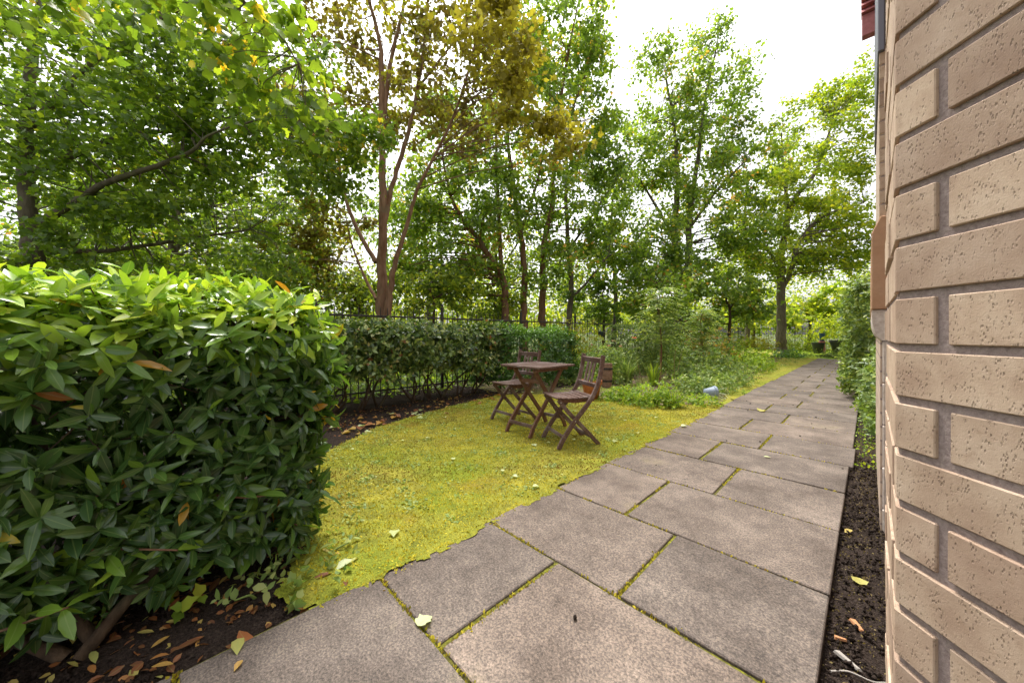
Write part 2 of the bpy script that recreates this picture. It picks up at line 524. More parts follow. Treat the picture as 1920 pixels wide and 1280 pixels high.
m = NT('iron')
n1 = m.noise(40, 4, 0.7, m.coord())
IRON = m.fin(m.ramp(n1, [(0.35, (0.018, 0.016, 0.016)), (0.62, (0.045, 0.034, 0.030)), (0.75, (0.11, 0.065, 0.045))]), 0.6, m.bump(n1, 0.3, 0.002), 0.4)
m = NT('terracotta')
n1 = m.noise(16, 4, 0.7, m.coord())
TERRA = m.fin(m.ramp(n1, [(0.3, (0.36, 0.10, 0.035)), (0.7, (0.52, 0.19, 0.08))]), 0.8, m.bump(n1, 0.2, 0.004), 0.2)
m = NT('barrel_wood')
n1 = m.noise(22, 5, 0.7, m.coord())
BARREL = m.fin(m.ramp(n1, [(0.3, (0.16, 0.085, 0.055)), (0.7, (0.34, 0.22, 0.16))]), 0.8, m.bump(n1, 0.4, 0.004), 0.2)
m = NT('blue_plastic')
n1 = m.noise(20, 3, 0.7, m.coord())
BLUEP = m.fin(m.ramp(n1, [(0.3, (0.22, 0.28, 0.36)), (0.7, (0.32, 0.38, 0.46))]), 0.6)
DARKP = NT('dark_plastic').fin((0.02, 0.022, 0.03), 0.5)
SLATEP = NT('slate_plastic').fin((0.045, 0.06, 0.08), 0.5)
DEEPB = NT('blue_glaze').fin((0.04, 0.09, 0.22), 0.35)
CHIPW = NT('wood_chip').fin((0.42, 0.20, 0.09), 0.8)
CHIPG = NT('grey_wood').fin((0.30, 0.27, 0.24), 0.8)

# ------------------------------------------------------------------ leaf templates (V, F, lu)
def fold(V, a=0.16, droop=0.18):
    V = np.array(V, float)
    V[:, 2] = a * np.abs(V[:, 0]) - droop * V[:, 1] ** 2
    return V


def fan_tmpl(half, centre, a=0.16, droop=0.18):
    out = [(x, y, 0) for x, y in half] + [(-x, y, 0) for x, y in reversed(half) if x > 1e-6]
    V = fold([(0, centre, 0)] + out, a, droop)
    n = len(out)
    F = np.array([(0, 1 + i, 1 + (i + 1) % n) for i in range(n)])
    return V, F, np.minimum(1, np.abs(V[:, 0]) * 3)


def base_fan(half, a=0.16, droop=0.18):
    out = [(x, y, 0) for x, y in half] + [(-x, y, 0) for x, y in reversed(half) if x > 1e-6]
    V = fold(out, a, droop)
    return V, np.array([(0, i, i + 1) for i in range(1, len(out) - 1)]), np.minimum(1, np.abs(V[:, 0]) * 3)


MAPLE_T = fan_tmpl([(0, 0), (.26, .04), (.42, .16), (.34, .30), (.50, .52), (.30, .60), (.22, .78), (0, 1)], .4)
MAPLE_F = base_fan([(0, 0), (.38, .12), (.48, .50), (.24, .66), (0, 1)])
OVAL_T = base_fan([(0, 0), (.24, .28), (.26, .6), (0, 1)])
_my = np.array((0, .22, .5, .78, 1.0)); _mw = np.array((0, .12, .165, .12, 0))
_V = [(0, y, 0) for y in _my] + [(w_, y, 0) for y, w_ in zip(_my[1:4], _mw[1:4])] + [(-w_, y, 0) for y, w_ in zip(_my[1:4], _mw[1:4])]
_V = np.array(_V, float)
_V[:, 2] = 0.30 * np.abs(_V[:, 0]) - 0.20 * _V[:, 1] ** 2
_F = []
for b, sgn in ((5, 1), (8, -1)):
    q = [(0, b, 1), (1, b, b + 1), (1, b + 1, 2), (2, b + 1, b + 2), (2, b + 2, 3), (3, b + 2, 4)]
    _F += [t if sgn > 0 else (t[0], t[2], t[1]) for t in q]
LAUREL_T = (_V, np.array(_F), np.array([0] * 5 + [1] * 6, float))
QUAD_T = base_fan([(0, 0), (.3, .5), (0, 1)])


def leaf_arrays(tmpl, pos, d, n, size, rnd):
    V0, F0, lu = tmpl
    pos = np.asarray(pos, float)
    N, k = len(pos), len(V0)
    d = norm(d)
    z = norm(n - (n * d).sum(-1, keepdims=True) * d)
    x = np.cross(d, z)
    s = np.broadcast_to(np.asarray(size, float), (N,))[:, None, None]
    V = pos[:, None, :] + s * (V0[None, :, 0:1] * x[:, None, :] + V0[None, :, 1:2] * d[:, None, :] + V0[None, :, 2:3] * z[:, None, :])
    F = F0[None] + (np.arange(N) * k)[:, None, None]
    return V.reshape(-1, 3), F.reshape(-1, 3), np.repeat(rnd, k), np.tile(lu, N)


def leaves(name, tmpl, pos, d, n, size, rnd, mat, parent, kind='stuff'):
    V, F, r, lu = leaf_arrays(tmpl, pos, d, n, size, rnd)
    if parent is not None:
        V = V - np.array(parent.location)
    me = mesh_np(name, V, F, {'rnd': r, 'lu': lu})
    return link(name, me, mat, parent, kind)


def rdir(rng, N):
    return norm(rng.normal(size=(N, 3)))


UP = np.array((0, 0, 1.0))


# ------------------------------------------------------------------ trees
DENS = 1.15


def ell(rng, N, cx, cy, rx, ry, Z, rZ):
    """N points in an ellipsoid: pixel centre and half sizes at depth Z, half depth rZ in metres"""
    p = rdir(rng, N) * (rng.random((N, 1)) ** (1 / 2.4))
    return np.array([W(((cx - 960) / FPX * Z) + a * rx * Z / FPX, Z + c * rZ, CAMH + (HZ - cy) * Z / FPX + b * ry * Z / FPX) for a, b, c in p])


def tree(name, label, limbs, blobs, mat, seed, bark, tmpl=MAPLE_F, leaf=0.12, per=90, cr=0.45, flat=0.45, group=None, cat='tree', bias=0.0, twig_r=0.012, nrm=0.55, crowns=None):
    """limbs: [[(px,py,Z,radius_px)...]...]; blobs: [(cx,cy,rx,ry,Z,rZ,n)]"""
    rng = np.random.default_rng(seed)
    base = PT(*limbs[0][0][:3])
    base[2] = 0
    root = empty(name, tuple(base), label, cat, group)
    parts, samp, srad = [], [], []
    for li, L in enumerate(limbs):
        P = [PT(a, b, Z) for a, b, Z, r in L]
        rr = [r * Z / FPX for a, b, Z, r in L]
        if li == 0:
            g = P[0].copy(); g[2] = -0.05
            if P[0][2] > 0.1:
                P.insert(0, g); rr.insert(0, rr[0] * 1.25)
        S = smooth_path(P, 6)
        rs = np.interp(np.linspace(0, 1, len(S)), np.linspace(0, 1, len(rr)), rr)
        S = S + rng.normal(size=S.shape) * rs[:, None] * 0.15
        parts.append(tube(S, rs, 9))
        samp.append(S); srad.append(rs)
    samp_a, srad_a = np.concatenate(samp), np.concatenate(srad)
    bp = []
    groups = {}
    for bi, bl in enumerate(blobs):
        cxs = ell(rng, int(bl[6] * (DENS if cat == 'tree' else 1.3)), *bl[:6])
        mt = bl[7] if len(bl) > 7 else mat
        acc = groups.setdefault(mt.name, [mt, [], [], [], [], []])
        for c in cxs:
            # branch from the nearest lower limb point, weighted to slope upwards
            dv = c - samp_a
            cost = np.linalg.norm(dv, axis=1) + np.where(dv[:, 2] < 0, -dv[:, 2] * 0.8, 0)
            j = int(np.argmin(cost))
            s0 = samp_a[j]
            mid = (s0 + c) / 2 + rng.normal(size=3) * 0.10 * np.linalg.norm(c - s0) + np.array((0, 0, 0.06 * np.linalg.norm(c - s0)))
            S = smooth_path([s0, mid, c], 3)
            r0 = min(max(srad_a[j] * 0.45, twig_r * 0.8), twig_r * (0.8 + 0.9 * np.linalg.norm(c - s0)))
            bp.append(tube(S, np.linspace(r0, twig_r * 0.3, len(S)), 5))
            out = norm(c - s0)
            # a few twigs in the spray, leaves set along them
            ntw = 4
            td = norm(out * 0.8 + rng.normal(size=(ntw, 3)) * np.array((1, 1, flat)))
            tl = cr * rng.uniform(0.7, 1.5, ntw)
            k = int(per * rng.uniform(0.55, 1.4))
            ti = rng.integers(0, ntw, k)
            t = rng.random(k) ** 0.75
            pos = c + td[ti] * (t * tl[ti])[:, None] + rng.normal(size=(k, 3)) * cr * np.array((.24, .24, .24 * flat * 1.4))
            pos[:, 2] -= 0.12 * (t * tl[ti]) ** 2 / max(cr, .1)
            for q in range(ntw):
                bp.append(tube(np.array([c, c + td[q] * tl[q] * 0.5, c + td[q] * tl[q] * 0.95 - UP * 0.05 * tl[q]]), [twig_r * .45, twig_r * .3, twig_r * .15], 3))
            nn = norm(UP * nrm + rng.normal(size=(k, 3)) * 0.42 + out * 0.15)
            dd = norm(td[ti] * 0.6 + rng.normal(size=(k, 3)) * 0.6 - UP * 0.35)
            cl = rng.normal() * 0.13 + bias
            acc[1].append(pos); acc[2].append(dd); acc[3].append(nn)
            acc[4].append(leaf * rng.uniform(0.6, 1.25, k))
            acc[5].append(np.clip(rng.random(k) ** 1.2 * 0.85 + cl + (rng.random(k) > 0.995) * 0.3, 0, 1))
    V, F = join(parts)
    link('trunk', mesh_np('trunk', V - base, F, smooth=True), bark, root)
    V, F = join(bp) if False else (np.concatenate([v for v, f in bp]), None)
    qs, b = [], 0
    for v, f in bp:
        qs.append(f + b); b += len(v)
    link('branches', mesh_np('branches', V - base, np.concatenate(qs), smooth=True), bark, root, 'stuff')
    for mt, P_, D_, N_, S_, R_ in groups.values():
        leaves('crown', tmpl, np.concatenate(P_), np.concatenate(D_), np.concatenate(N_), np.concatenate(S_), np.concatenate(R_), mt, root)
    return root


# ------------------------------------------------------------------ hedges and bushes
def shoots(rng, pos, out, nl, size, spread=0.05, up=0.35):
    """rosettes of leaves along short shoots: returns pos, dir, nrm, size"""
    P, D, Nn, S = [], [], [], []
    N = len(pos)
    sd_ = norm(out + UP * up + rng.normal(size=(N, 3)) * 0.45)
    ref = norm(rng.normal(size=(N, 3)))
    a = norm(np.cross(sd_, ref)); b = np.cross(sd_, a)
    for k in range(nl):
        th = k * 2.4 + rng.random(N) * 0.7
        rad = a * np.cos(th)[:, None] + b * np.sin(th)[:, None]
        t = k / max(nl - 1, 1)
        elev = 0.25 + 0.75 * t
        d = norm(rad + sd_ * elev[:, None] if hasattr(elev, 'shape') and elev.shape else rad + sd_ * elev)
        n = norm(sd_ - d * (sd_ * d).sum(-1, keepdims=True) + rng.normal(size=(N, 3)) * 0.25)
        P.append(pos + sd_ * (t * spread)); D.append(norm(d + rng.normal(size=(N, 3)) * 0.18)); Nn.append(n)
        S.append(size * rng.uniform(0.55, 1.2, N) * (1.0 - 0.25 * t))
    return np.concatenate(P), np.concatenate(D), np.concatenate(Nn), np.concatenate(S), sd_


def box_surface(rng, N, x0, x1, y0, y1, z0, z1, faces, rough=0.04, rnd_edge=0.10):
    """points on chosen faces of a rounded, slightly lumpy box; returns pos, outward"""
    ar = {'x0': (y1 - y0) * (z1 - z0), 'x1': (y1 - y0) * (z1 - z0), 'y0': (x1 - x0) * (z1 - z0), 'y1': (x1 - x0) * (z1 - z0), 'z1': (x1 - x0) * (y1 - y0)}
    p = np.array([ar[f] for f in faces]); p = p / p.sum()
    pick = rng.choice(len(faces), N, p=p)
    pos = np.stack((rng.uniform(x0, x1, N), rng.uniform(y0, y1, N), rng.uniform(z0, z1, N)), 1)
    out = np.zeros((N, 3))
    for i, f in enumerate(faces):
        mk = pick == i
        ax = 'xyz'.index(f[0]); hi = f[1] == '1'
        pos[mk, ax] = {'x': (x0, x1), 'y': (y0, y1), 'z': (z0, z1)}[f[0]][int(hi)]
        out[mk, ax] = 1 if hi else -1
    lump = np.sin(pos[:, 0] * 5.1 + 1) * np.cos(pos[:, 1] * 4.3) + np.sin(pos[:, 2] * 6.7 + pos[:, 1] * 3.1)
    # round the rim
    c = np.array(((x0 + x1) / 2, (y0 + y1) / 2, (z0 + z1) / 2)); hsz = np.array(((x1 - x0) / 2, (y1 - y0) / 2, (z1 - z0) / 2))
    q = (pos - c)
    inner = np.clip(q, -(hsz - rnd_edge), hsz - rnd_edge)
    inner[:, 2] = np.where(q[:, 2] < 0, q[:, 2], inner[:, 2])
    dv = q - inner
    L = np.linalg.norm(dv, axis=1, keepdims=True)
    nrm_ = np.where(L > 1e-6, dv / np.maximum(L, 1e-6), out)
    pos = c + inner + nrm_ * np.minimum(L, rnd_edge)
    pos = pos + nrm_ * (lump * rough * 0.5 + rng.normal(size=N) * rough * 0.6)[:, None]
    return pos, nrm_


def stems(root, rng, bases, tops, r0, r1, mat, name='stem', wob=0.12, sides=6):
    loc = np.array(root.location)
    for b, t in zip(bases, tops):
        b = np.array(b, float); t = np.array(t, float)
        mids = [b + (t - b) * f + rng.normal(size=3) * wob * np.linalg.norm(t - b) * 0.5 for f in (0.35, 0.7)]
        S = smooth_path([b, *mids, t], 4)
        V, F = tube(S, np.linspace(r0, r1, len(S)), sides)
        link(name, mesh_np(name, V - loc, F, smooth=True), mat, root)


def bush(name, label, cat, loc, rad, n, tmpl, size, mat, seed, group=None, stem_n=3, zlow=0.05, up=0.3, shell=2.2, bias=0.0, stem_mat=None, nl=4):
    """a mound of shoots: rad=(rx,ry,height)"""
    rng = np.random.default_rng(seed)
    root = empty(name, loc, label, cat, group)
    loc = np.array(loc, float)
    p = rdir(rng, n)
    p[:, 2] = np.abs(p[:, 2])
    r = rng.random((n, 1)) ** (1 / shell)
    az = np.arctan2(p[:, 1], p[:, 0])
    lump = 1 + 0.16 * np.sin(az * 3 + seed) + 0.12 * np.sin(az * 5 + p[:, 2] * 6 + seed * 2)
    pos = loc + p * r * lump[:, None] * np.array((rad[0], rad[1], rad[2] - zlow)) + UP * zlow
    P, D, Nn, S, _ = shoots(rng, pos, p, nl, size, size * 0.5, up)
    rr = np.clip(rng.random(len(P)) * 0.75 + np.tile(rng.normal(size=n) * 0.12, nl) + 0.12 + bias, 0, 1)
    leaves('foliage', tmpl, P, D, Nn, S, rr, mat, root)
    k = rng.choice(n, min(stem_n, n), replace=False)
    stems(root, rng, [loc + np.append(rng.normal(size=2) * 0.15 * np.array(rad[:2]), -0.02) for _ in k], pos[k], 0.008, 0.003, stem_mat or TWIG)
    return root


def straps(name, label, cat, loc, n, height, width, mat, seed, group=None, lean=0.35):
    """a clump of sword leaves; every blade a narrow bent strip"""
    rng = np.random.default_rng(seed)
    root = empty(name, loc, label, cat, group)
    Vs, Fs, Rn, b = [], [], [], 0
    for i in range(n):
        a = rng.random() * 6.283
        out = np.array((math.cos(a), math.sin(a), 0))
        side = np.array((-out[1], out[0], 0))
        hgt = height * rng.uniform(0.55, 1.1)
        ln = lean * rng.uniform(0.2, 1.4)
        p0 = out * rng.random() * 0.10
        pts = []
        for t in (0, .35, .7, 1):
            c = p0 + UP * hgt * (t - 0.28 * ln * t ** 3) + out * hgt * ln * t ** 2
            wd = width * (1 - t ** 2.5) * 0.5 + 0.0008
            pts += [c - side * wd, c + side * wd]
        Vs += pts
        for k in range(3):
            q = b + k * 2
            Fs.append((q, q + 1, q + 3, q + 2))
        Rn += [rng.random()] * 8
        b += 8
    me = mesh_np('blades', np.array(Vs), np.array(Fs), {'rnd': np.array(Rn), 'lu': np.ones(len(Vs))})
    link('blades', me, mat, root, 'stuff')
    return root


# ------------------------------------------------------------------ the setting
def vnoise(x, y, seed=0):
    return (np.sin(x * 2.1 + seed) * np.cos(y * 1.7 - seed * 1.3) + 0.5 * np.sin(x * 5.3 - y * 4.1 + seed) + 0.25 * np.sin(x * 11.7 + y * 9.3 + 2 * seed)) / 1.75


def in_poly(x, y, poly):
    poly = np.asarray(poly)
    ins = np.zeros(x.shape, bool)
    n = len(poly)
    for i in range(n):
        x0, y0 = poly[i]; x1, y1 = poly[(i + 1) % n]
        c = ((y0 > y) != (y1 > y)) & (x < (x1 - x0) * (y - y0) / (y1 - y0 + 1e-12) + x0)
        ins ^= c
    return ins


def sheet(name, poly, step, z, amp, mat, seed, wob=0.0, kind='structure'):
    """a slightly uneven ground sheet cut to a polygon with a ragged edge"""
    poly = np.asarray(poly, float)
    x0, y0 = poly.min(0) - step; x1, y1 = poly.max(0) + step
    nx, ny = int((x1 - x0) / step) + 2, int((y1 - y0) / step) + 2
    X, Y = np.meshgrid(x0 + np.arange(nx) * step, y0 + np.arange(ny) * step)
    cx, cy = X[:-1, :-1] + step / 2, Y[:-1, :-1] + step / 2
    wx = cx + wob * (vnoise(cx * 6, cy * 6, seed) + 0.6 * vnoise(cx * 17, cy * 17, seed + 2))
    wy = cy + wob * (vnoise(cx * 6, cy * 6, seed + 5) + 0.6 * vnoise(cx * 17, cy * 17, seed + 7))
    keep = in_poly(wx, wy, poly)
    Z = z + amp * vnoise(X * 3, Y * 3, seed) + amp * 0.5 * vnoise(X * 9, Y * 9, seed + 3)
    idx = np.arange(nx * ny).reshape(ny, nx)
    F = np.stack((idx[:-1, :-1], idx[:-1, 1:], idx[1:, 1:], idx[1:, :-1]), -1)[keep]
    V = np.stack((X, Y, Z), -1).reshape(-1, 3)
    used = np.unique(F)
    mp_ = np.zeros(nx * ny, int); mp_[used] = np.arange(len(used))
    VV = V[used]
    VV[:, :2] += np.random.default_rng(seed).normal(size=(len(VV), 2)) * step * 0.28
    o = link(name, mesh_np(name, VV, mp_[F], smooth=True), mat)
    o['kind'] = kind
    return o


# ground: one wide sheet, falling away a little beyond the fence
gx = np.concatenate((np.linspace(-400, -30, 12), np.linspace(-26, 12, 40), np.linspace(16, 200, 8)))
gy = np.concatenate((np.linspace(-60, -6, 6), np.linspace(-4, 34, 40), np.linspace(40, 400, 10)))
X, Y = np.meshgrid(gx, gy)
Zg = -0.075 + 0.05 * np.minimum(vnoise(X * 0.7, Y * 0.7), 0)
idx = np.arange(X.size).reshape(X.shape)
F = np.stack((idx[:-1, :-1], idx[:-1, 1:], idx[1:, 1:], idx[1:, :-1]), -1).reshape(-1, 4)
link('ground', mesh_np('ground', np.stack((X, Y, Zg), -1).reshape(-1, 3), F, smooth=True), FLOOR, kind='structure')

PL = -1.47                                         # left edge of the path
sheet('soil_by_hedge', [(-1.40, -2.2), (-1.40, 0.62), (-2.0, 0.95), (-3.3, 1.35), (-4.4, 4.1), (-4.0, 6.1), (-6.4, 6.3), (-6.4, -2.2)], 0.05, -0.028, 0.012, SOIL, 3)
sheet('soil_by_wall', [(-0.16, -0.3), (-0.16, 9.2), (0.9, 9.2), (0.9, -0.3)], 0.02, -0.036, 0.008, SOIL, 6)
LAWN_P = [(PL + 0.03, 0.40), (PL + .05, 0.9), (PL + 0.025, 1.5), (PL + 0.03, 2.4), (PL + .035, 3.3), (PL + .05, 4.2), (PL + 0.03, 5.6), (-1.62, 5.8), (-1.95, 5.05), (-2.3, 4.86), (-2.95, 4.92), (-3.5, 5.0), (-4.35, 3.95),
          (-4.06, 2.45), (-3.8, 1.65), (-3.35, 1.0), (-2.7, 0.62), (-1.98, 0.50), (-1.80, 0.40), (-1.62, 0.30)]
sheet('moss_lawn', LAWN_P, 0.02, 0.000, 0.007, MOSS, 1, 0.03)
sheet('planting_bed', [(-1.50, 5.4), (-1.95, 4.95), (-2.3, 4.75), (-2.95, 4.8), (-3.6, 4.9), (-4.3, 4.2), (-6.0, 4.2), (-6.0, 19.0), (-1.9, 19.0), (-1.58, 9.0)], 0.09, -0.026, 0.014, BSOIL, 8, 0.05)
sheet('grass_verge', [(PL + .01, 5.4), (PL + .01, 19.3), (-2.6, 19.3), (-2.2, 12.5), (-1.9, 9.0), (-1.66, 6.6)], 0.06, -0.012, 0.010, MOSS, 4, 0.05)
sheet('far_lawn', [(-6.0, 19.0), (3.5, 19.0), (3.5, 27.5), (-6.0, 27.5)], 0.15, -0.004, 0.02, LAWN, 5)

# paved path: every slab a part; moss bed in the joints below
path = MB().box(PL - 0.01, -0.115, -1.3, 19.5, -0.07, -0.011).build('path', MOSSJ)
tag(path, 'path of grey concrete paving slabs with mossy joints', None, None, 'structure')
rng = np.random.default_rng(5)
rows = [-1.23, -0.61, 0.012, 0.634, 1.255, 1.855, 2.492, 3.115, 3.765, 4.385, 5.015, 5.62, 6.235, 6.87]
while rows[-1] < 19.2: rows.append(rows[-1] + 0.62)
for i in range(len(rows) - 1):
    y0, y1 = rows[i], rows[i + 1]
    xr = -0.108 if i < 8 else (-0.083 if i == 8 else -0.10)
    xl = PL + rng.normal() * 0.012
    xj = (-0.69 if (i % 2 == 0) else -0.98) + rng.normal() * 0.008
    for (a, b) in ((xl, xj), (xj, xr)):
        g = rng.uniform(0.005, 0.008)
        ga = 0.010 if a == xj else 0.0
        gb = 0.010 if b == xj else 0.0
        ax, bx = a + ga, b - gb
        cx, cy = (ax + bx) / 2, (y0 + y1) / 2
        mb = MB().box(ax - cx, bx - cx, y0 + g - cy, y1 - g - cy, -0.05, 0.0)
        o = mb.build('paving_slab', PAVE, path, 0.004)
        o.location = (cx, cy, rng.normal() * 0.0018)
        o.rotation_euler = (rng.normal() * 0.0025, rng.normal() * 0.0025, rng.normal() * 0.003)

# ------------------------------------------------------------------ brick building at the right
CX, CY = 0.027, 0.757
ND = norm(np.array((0.67, -0.742)))                # along the splayed wall, towards the viewer
NN_ = np.array((-ND[1] * -1, -ND[0])) * -1         # placeholder, fixed below
NN_ = np.array((-0.742, -0.67)); NN_ = NN_ - ND * NN_.dot(ND); NN_ = NN_ / np.linalg.norm(NN_)
bld = empty('brick_building', (CX, CY, 0), 'buff speckled brick building with splayed corner at the right edge', 'building')
REC = 0.0035                                         # joints are raked back
L1 = 1.1


def prism(poly, z0, z1):
    n = len(poly)
    mb = MB()
    mb.add([(x, y, z0) for x, y in poly] + [(x, y, z1) for x, y in poly], [tuple(range(n))[::-1], tuple(range(n, 2 * n))] + [(i, (i + 1) % n, n + (i + 1) % n, n + i) for i in range(n)])
    return mb


c0 = np.array((CX, CY)); e1 = c0 + ND * L1
inn = -NN_
core = [tuple(c0 + inn * REC + np.array((REC, 0)) * 0.6), tuple(e1 + inn * REC), (3.2, e1[1] - 0.05), (3.2, 1.24), (0.06, 1.24), (CX + REC, 1.22)]
o = prism([(x - CX, y - CY) for x, y in core], -0.1, 6.0).build('wall', BMORT, bld)
# bay further along, with its own end face towards the viewer
bx0, by0 = 0.040, 2.75
o = prism([(bx0 + REC - CX, by0 + REC - CY), (3.2 - CX, by0 + REC - CY), (3.2 - CX, 4.4 - CY), (bx0 + REC - CX, 4.4 - CY)], -0.1, 6.0).build('wall', FARBRICK, bld)
prism([(0.62 - CX, 1.2 - CY), (3.19 - CX, 1.2 - CY), (3.19 - CX, 24 - CY), (0.62 - CX, 24 - CY)], -0.1, 5.0).build('wall', FARBRICK, bld)

PITCH, BH, Z00 = 0.075, 0.0640, 0.0347 - 0.075
rng = np.random.default_rng(11)
bm_cache = {}


def brick_mesh(L, t=0.06):
    k = round(L, 4)
    if k not in bm_cache:
        bm_cache[k] = MB().box(0, L, 0, t, 0, BH).mesh('brick', 0.0013)
    return bm_cache[k]


def lay(x, y, z, ang, L):
    o = link('brick', brick_mesh(L), BRICK, bld, loc=(x - CX, y - CY, z))
    o.rotation_euler = (rng.normal() * 0.003, rng.normal() * 0.002, ang + rng.normal() * 0.003)
    return o


angN = math.atan2(ND[1], ND[0])
flip = np.dot(np.array((-math.sin(angN), math.cos(angN))), inn) > 0
D2, I2 = np.array((0.0, 1.0)), np.array((1.0, 0.0))
# inner corner of the squint brick, 60 mm in from both faces
_T = 0.06
_A = np.array([[ND[0], -D2[0]], [ND[1], -D2[1]]])
_st = np.linalg.solve(_A, (c0 + I2 * _T) - (c0 + inn * _T))
CIN = c0 + inn * _T + ND * _st[0]


def squint(L1_, L2_):
    poly = [c0, c0 + ND * L1_, c0 + ND * L1_ + inn * _T, CIN, c0 + D2 * L2_ + I2 * _T, c0 + D2 * L2_]
    return prism([(p[0] - CX, p[1] - CY) for p in poly], 0, BH).mesh('corner_brick', 0.0013)


SQ = {True: squint(0.158, 0.0505), False: squint(0.0505, 0.158)}
for k in range(0, 31):
    z = Z00 + PITCH * (k + 1) + (PITCH - BH) / 2
    long_ = (k % 2 == 0)                            # course above z = 1.01 (k = 12) is a long one
    o = link('corner_brick', SQ[long_], BRICK, bld, loc=(rng.normal() * 0.0007, rng.normal() * 0.0007, z))
    s_ = (0.158 if long_ else 0.0505) + 0.0145
    for L in ([0.215] * 4 if long_ else [0.215] * 4 + [0.1025]):
        j = rng.normal() * 0.0012
        p = c0 + ND * (s_ if flip else s_ + L) - inn * j
        lay(p[0], p[1], z, angN if flip else angN + math.pi, L)
        s_ += L + 0.0105
    s_ = (0.0505 if long_ else 0.158) + 0.0105
    for L in ([0.215, 0.135] if long_ else [0.215, 0.0505]):
        lay(CX + rng.normal() * 0.001, CY + s_ + L, z, -math.pi / 2, L)
        s_ += L + 0.0105
SILL0, SILL1 = 1.16, 1.60
k = 0
z = 1.66
while z < 2.52:
    for L, s in ((0.1025, 0.0), (0.215, 0.113)):
        lay(bx0 + s, by0 - 0.0, z, 0.0, L)
    z += PITCH
# cast-stone band with a chamfered top, on a pale cove, pale plinth wall below
sx0 = 0.010
prof = [(sx0, SILL0), (sx0, SILL1 - 0.03), (bx0 + 0.004, SILL1 + 0.055), (0.5, SILL1 + 0.055), (0.5, SILL0)]
mb = MB()
n = len(prof)
mb.add([(x - CX, by0 - 0.045 - CY, z) for x, z in prof] + [(x - CX, 4.42 - CY, z) for x, z in prof], [tuple(range(n))[::-1], tuple(range(n, 2 * n))] + [(i, (i + 1) % n, n + (i + 1) % n, n + i) for i in range(n)])
mb.build('stone_band', STONE, bld, 0.004)
pr = [(sx0 + 0.002, SILL0 - 0.004)] + [(sx0 + 0.002 + 0.046 * (1 - math.cos(a)) , SILL0 - 0.03 - 0.14 * math.sin(a)) for a in np.linspace(0, math.pi / 2, 7)] + [(0.5, SILL0 - 0.17), (0.5, SILL0 - 0.004)]
mb = MB()
n = len(pr)
mb.add([(x - CX, by0 - 0.030 - CY, z) for x, z in pr] + [(x - CX, 4.41 - CY, z) for x, z in pr], [tuple(range(n))[::-1], tuple(range(n, 2 * n))] + [(i, (i + 1) % n, n + (i + 1) % n, n + i) for i in range(n)])
mb.build('cove', PSTONE, bld)
for k in range(5):
    z1 = SILL0 - 0.175 - k * 0.225
    MB().box(0.052 - CX, 0.5 - CX, by0 - 0.028 - CY, 4.40 - CY, max(z1 - 0.217, -0.08), z1).build('plinth_stone', PSTONE, bld, 0.004)
# window set above the brick pier, and the red tile-hung eaves further along
wf_ = MB().box(bx0 - 0.006 - CX, 0.06 - CX, by0 - 0.02 - CY, 4.3 - CY, 2.55, 4.6).build('window_frame', WFRAME, bld, 0.003)
MB().box(0.0605 - CX, 0.4 - CX, by0 - 0.012 - CY, by0 + 0.004 - CY, 2.58, 4.6).build('window_pane', GLASS, wf_)
ex0, ex1, ey0 = -0.039, 0.6, 4.0
MB().box(ex0 - CX, ex1 - CX, ey0 - CY, 4.07 - CY, 3.43, 3.60).build('eaves_board', REDT, bld, 0.004)
for k in range(7):
    z = 3.605 + k * 0.055
    mb = MB()
    mb.add([(ex0 - 0.004 - CX, ey0 - 0.03 - CY, z), (ex1 - CX, ey0 - 0.03 - CY, z), (ex1 - CX, ey0 + 0.02 - CY, z + 0.052), (ex0 - 0.004 - CX, ey0 + 0.02 - CY, z + 0.052),
            (ex0 - 0.004 - CX, 4.07 - CY, z), (ex1 - CX, 4.07 - CY, z), (ex1 - CX, 4.07 - CY, z + 0.052), (ex0 - 0.004 - CX, 4.07 - CY, z + 0.052)],
           [(0, 1, 2, 3), (4, 7, 6, 5), (0, 4, 5, 1), (1, 5, 6, 2), (2, 6, 7, 3), (3, 7, 4, 0)])
    mb.build('roof_tile', REDT, bld)

# ------------------------------------------------------------------ iron fences
def fence(label, a, b, gap, post_every, h=1.43, zb=-0.08):
    a, b = np.array(a, float), np.array(b, float)
    L = np.linalg.norm(b - a)
    d = (b - a) / L
    root = empty('iron_fence', (a[0], a[1], 0), label, 'fence', 'iron railings round the garden')
    ang = math.atan2(d[1], d[0])
    root.rotation_euler = (0, 0, ang)
    bar = MB()
    for zz0, zz1, r0, r1 in ((zb, h - 0.02, 0.0075, 0.0075), (h - 0.02, h + 0.03, 0.0075, 0.002)):
        V, F = tube([(0, 0, zz0), (0, 0, zz1)], [r0, r1], 6)
        bar.add(V, F)
    bme = bar.mesh('bar')
    pm = MB()
    pm.box(-0.022, 0.022, -0.022, 0.022, zb, h + 0.09)
    pm.lathe([(0.0, 0.0), (0.020, 0.012), (0.026, 0.03), (0.018, 0.05), (0.0, 0.06)], 8, (0, 0, h + 0.09))
    pme = pm.mesh('post')
    link('rail', MB().box(0, L, -0.018, 0.018, 1.295, 1.325).mesh('rail', 0.003), IRON, root)
    link('rail', MB().box(0, L, -0.014, 0.014, 0.085, 0.110).mesh('rail', 0.003), IRON, root)
    k, n = 0, int(L / gap)
    for i in range(n + 1):
        if i % post_every == 0:
            link('post', pme, IRON, root, loc=(i * gap, 0, 0))
        else:
            link('bar', bme, IRON, root, loc=(i * gap, 0.0, 0))
    return root


FX = -5.6
fence('black iron spiked railings running behind the hedges alongside the lawn', (FX, -0.6), (FX, 27.0), 0.118, 18)
fence('black iron spiked railings crossing behind the far lawn', (FX + 0.12, 27.0), (2.2, 27.0), 0.118, 20)

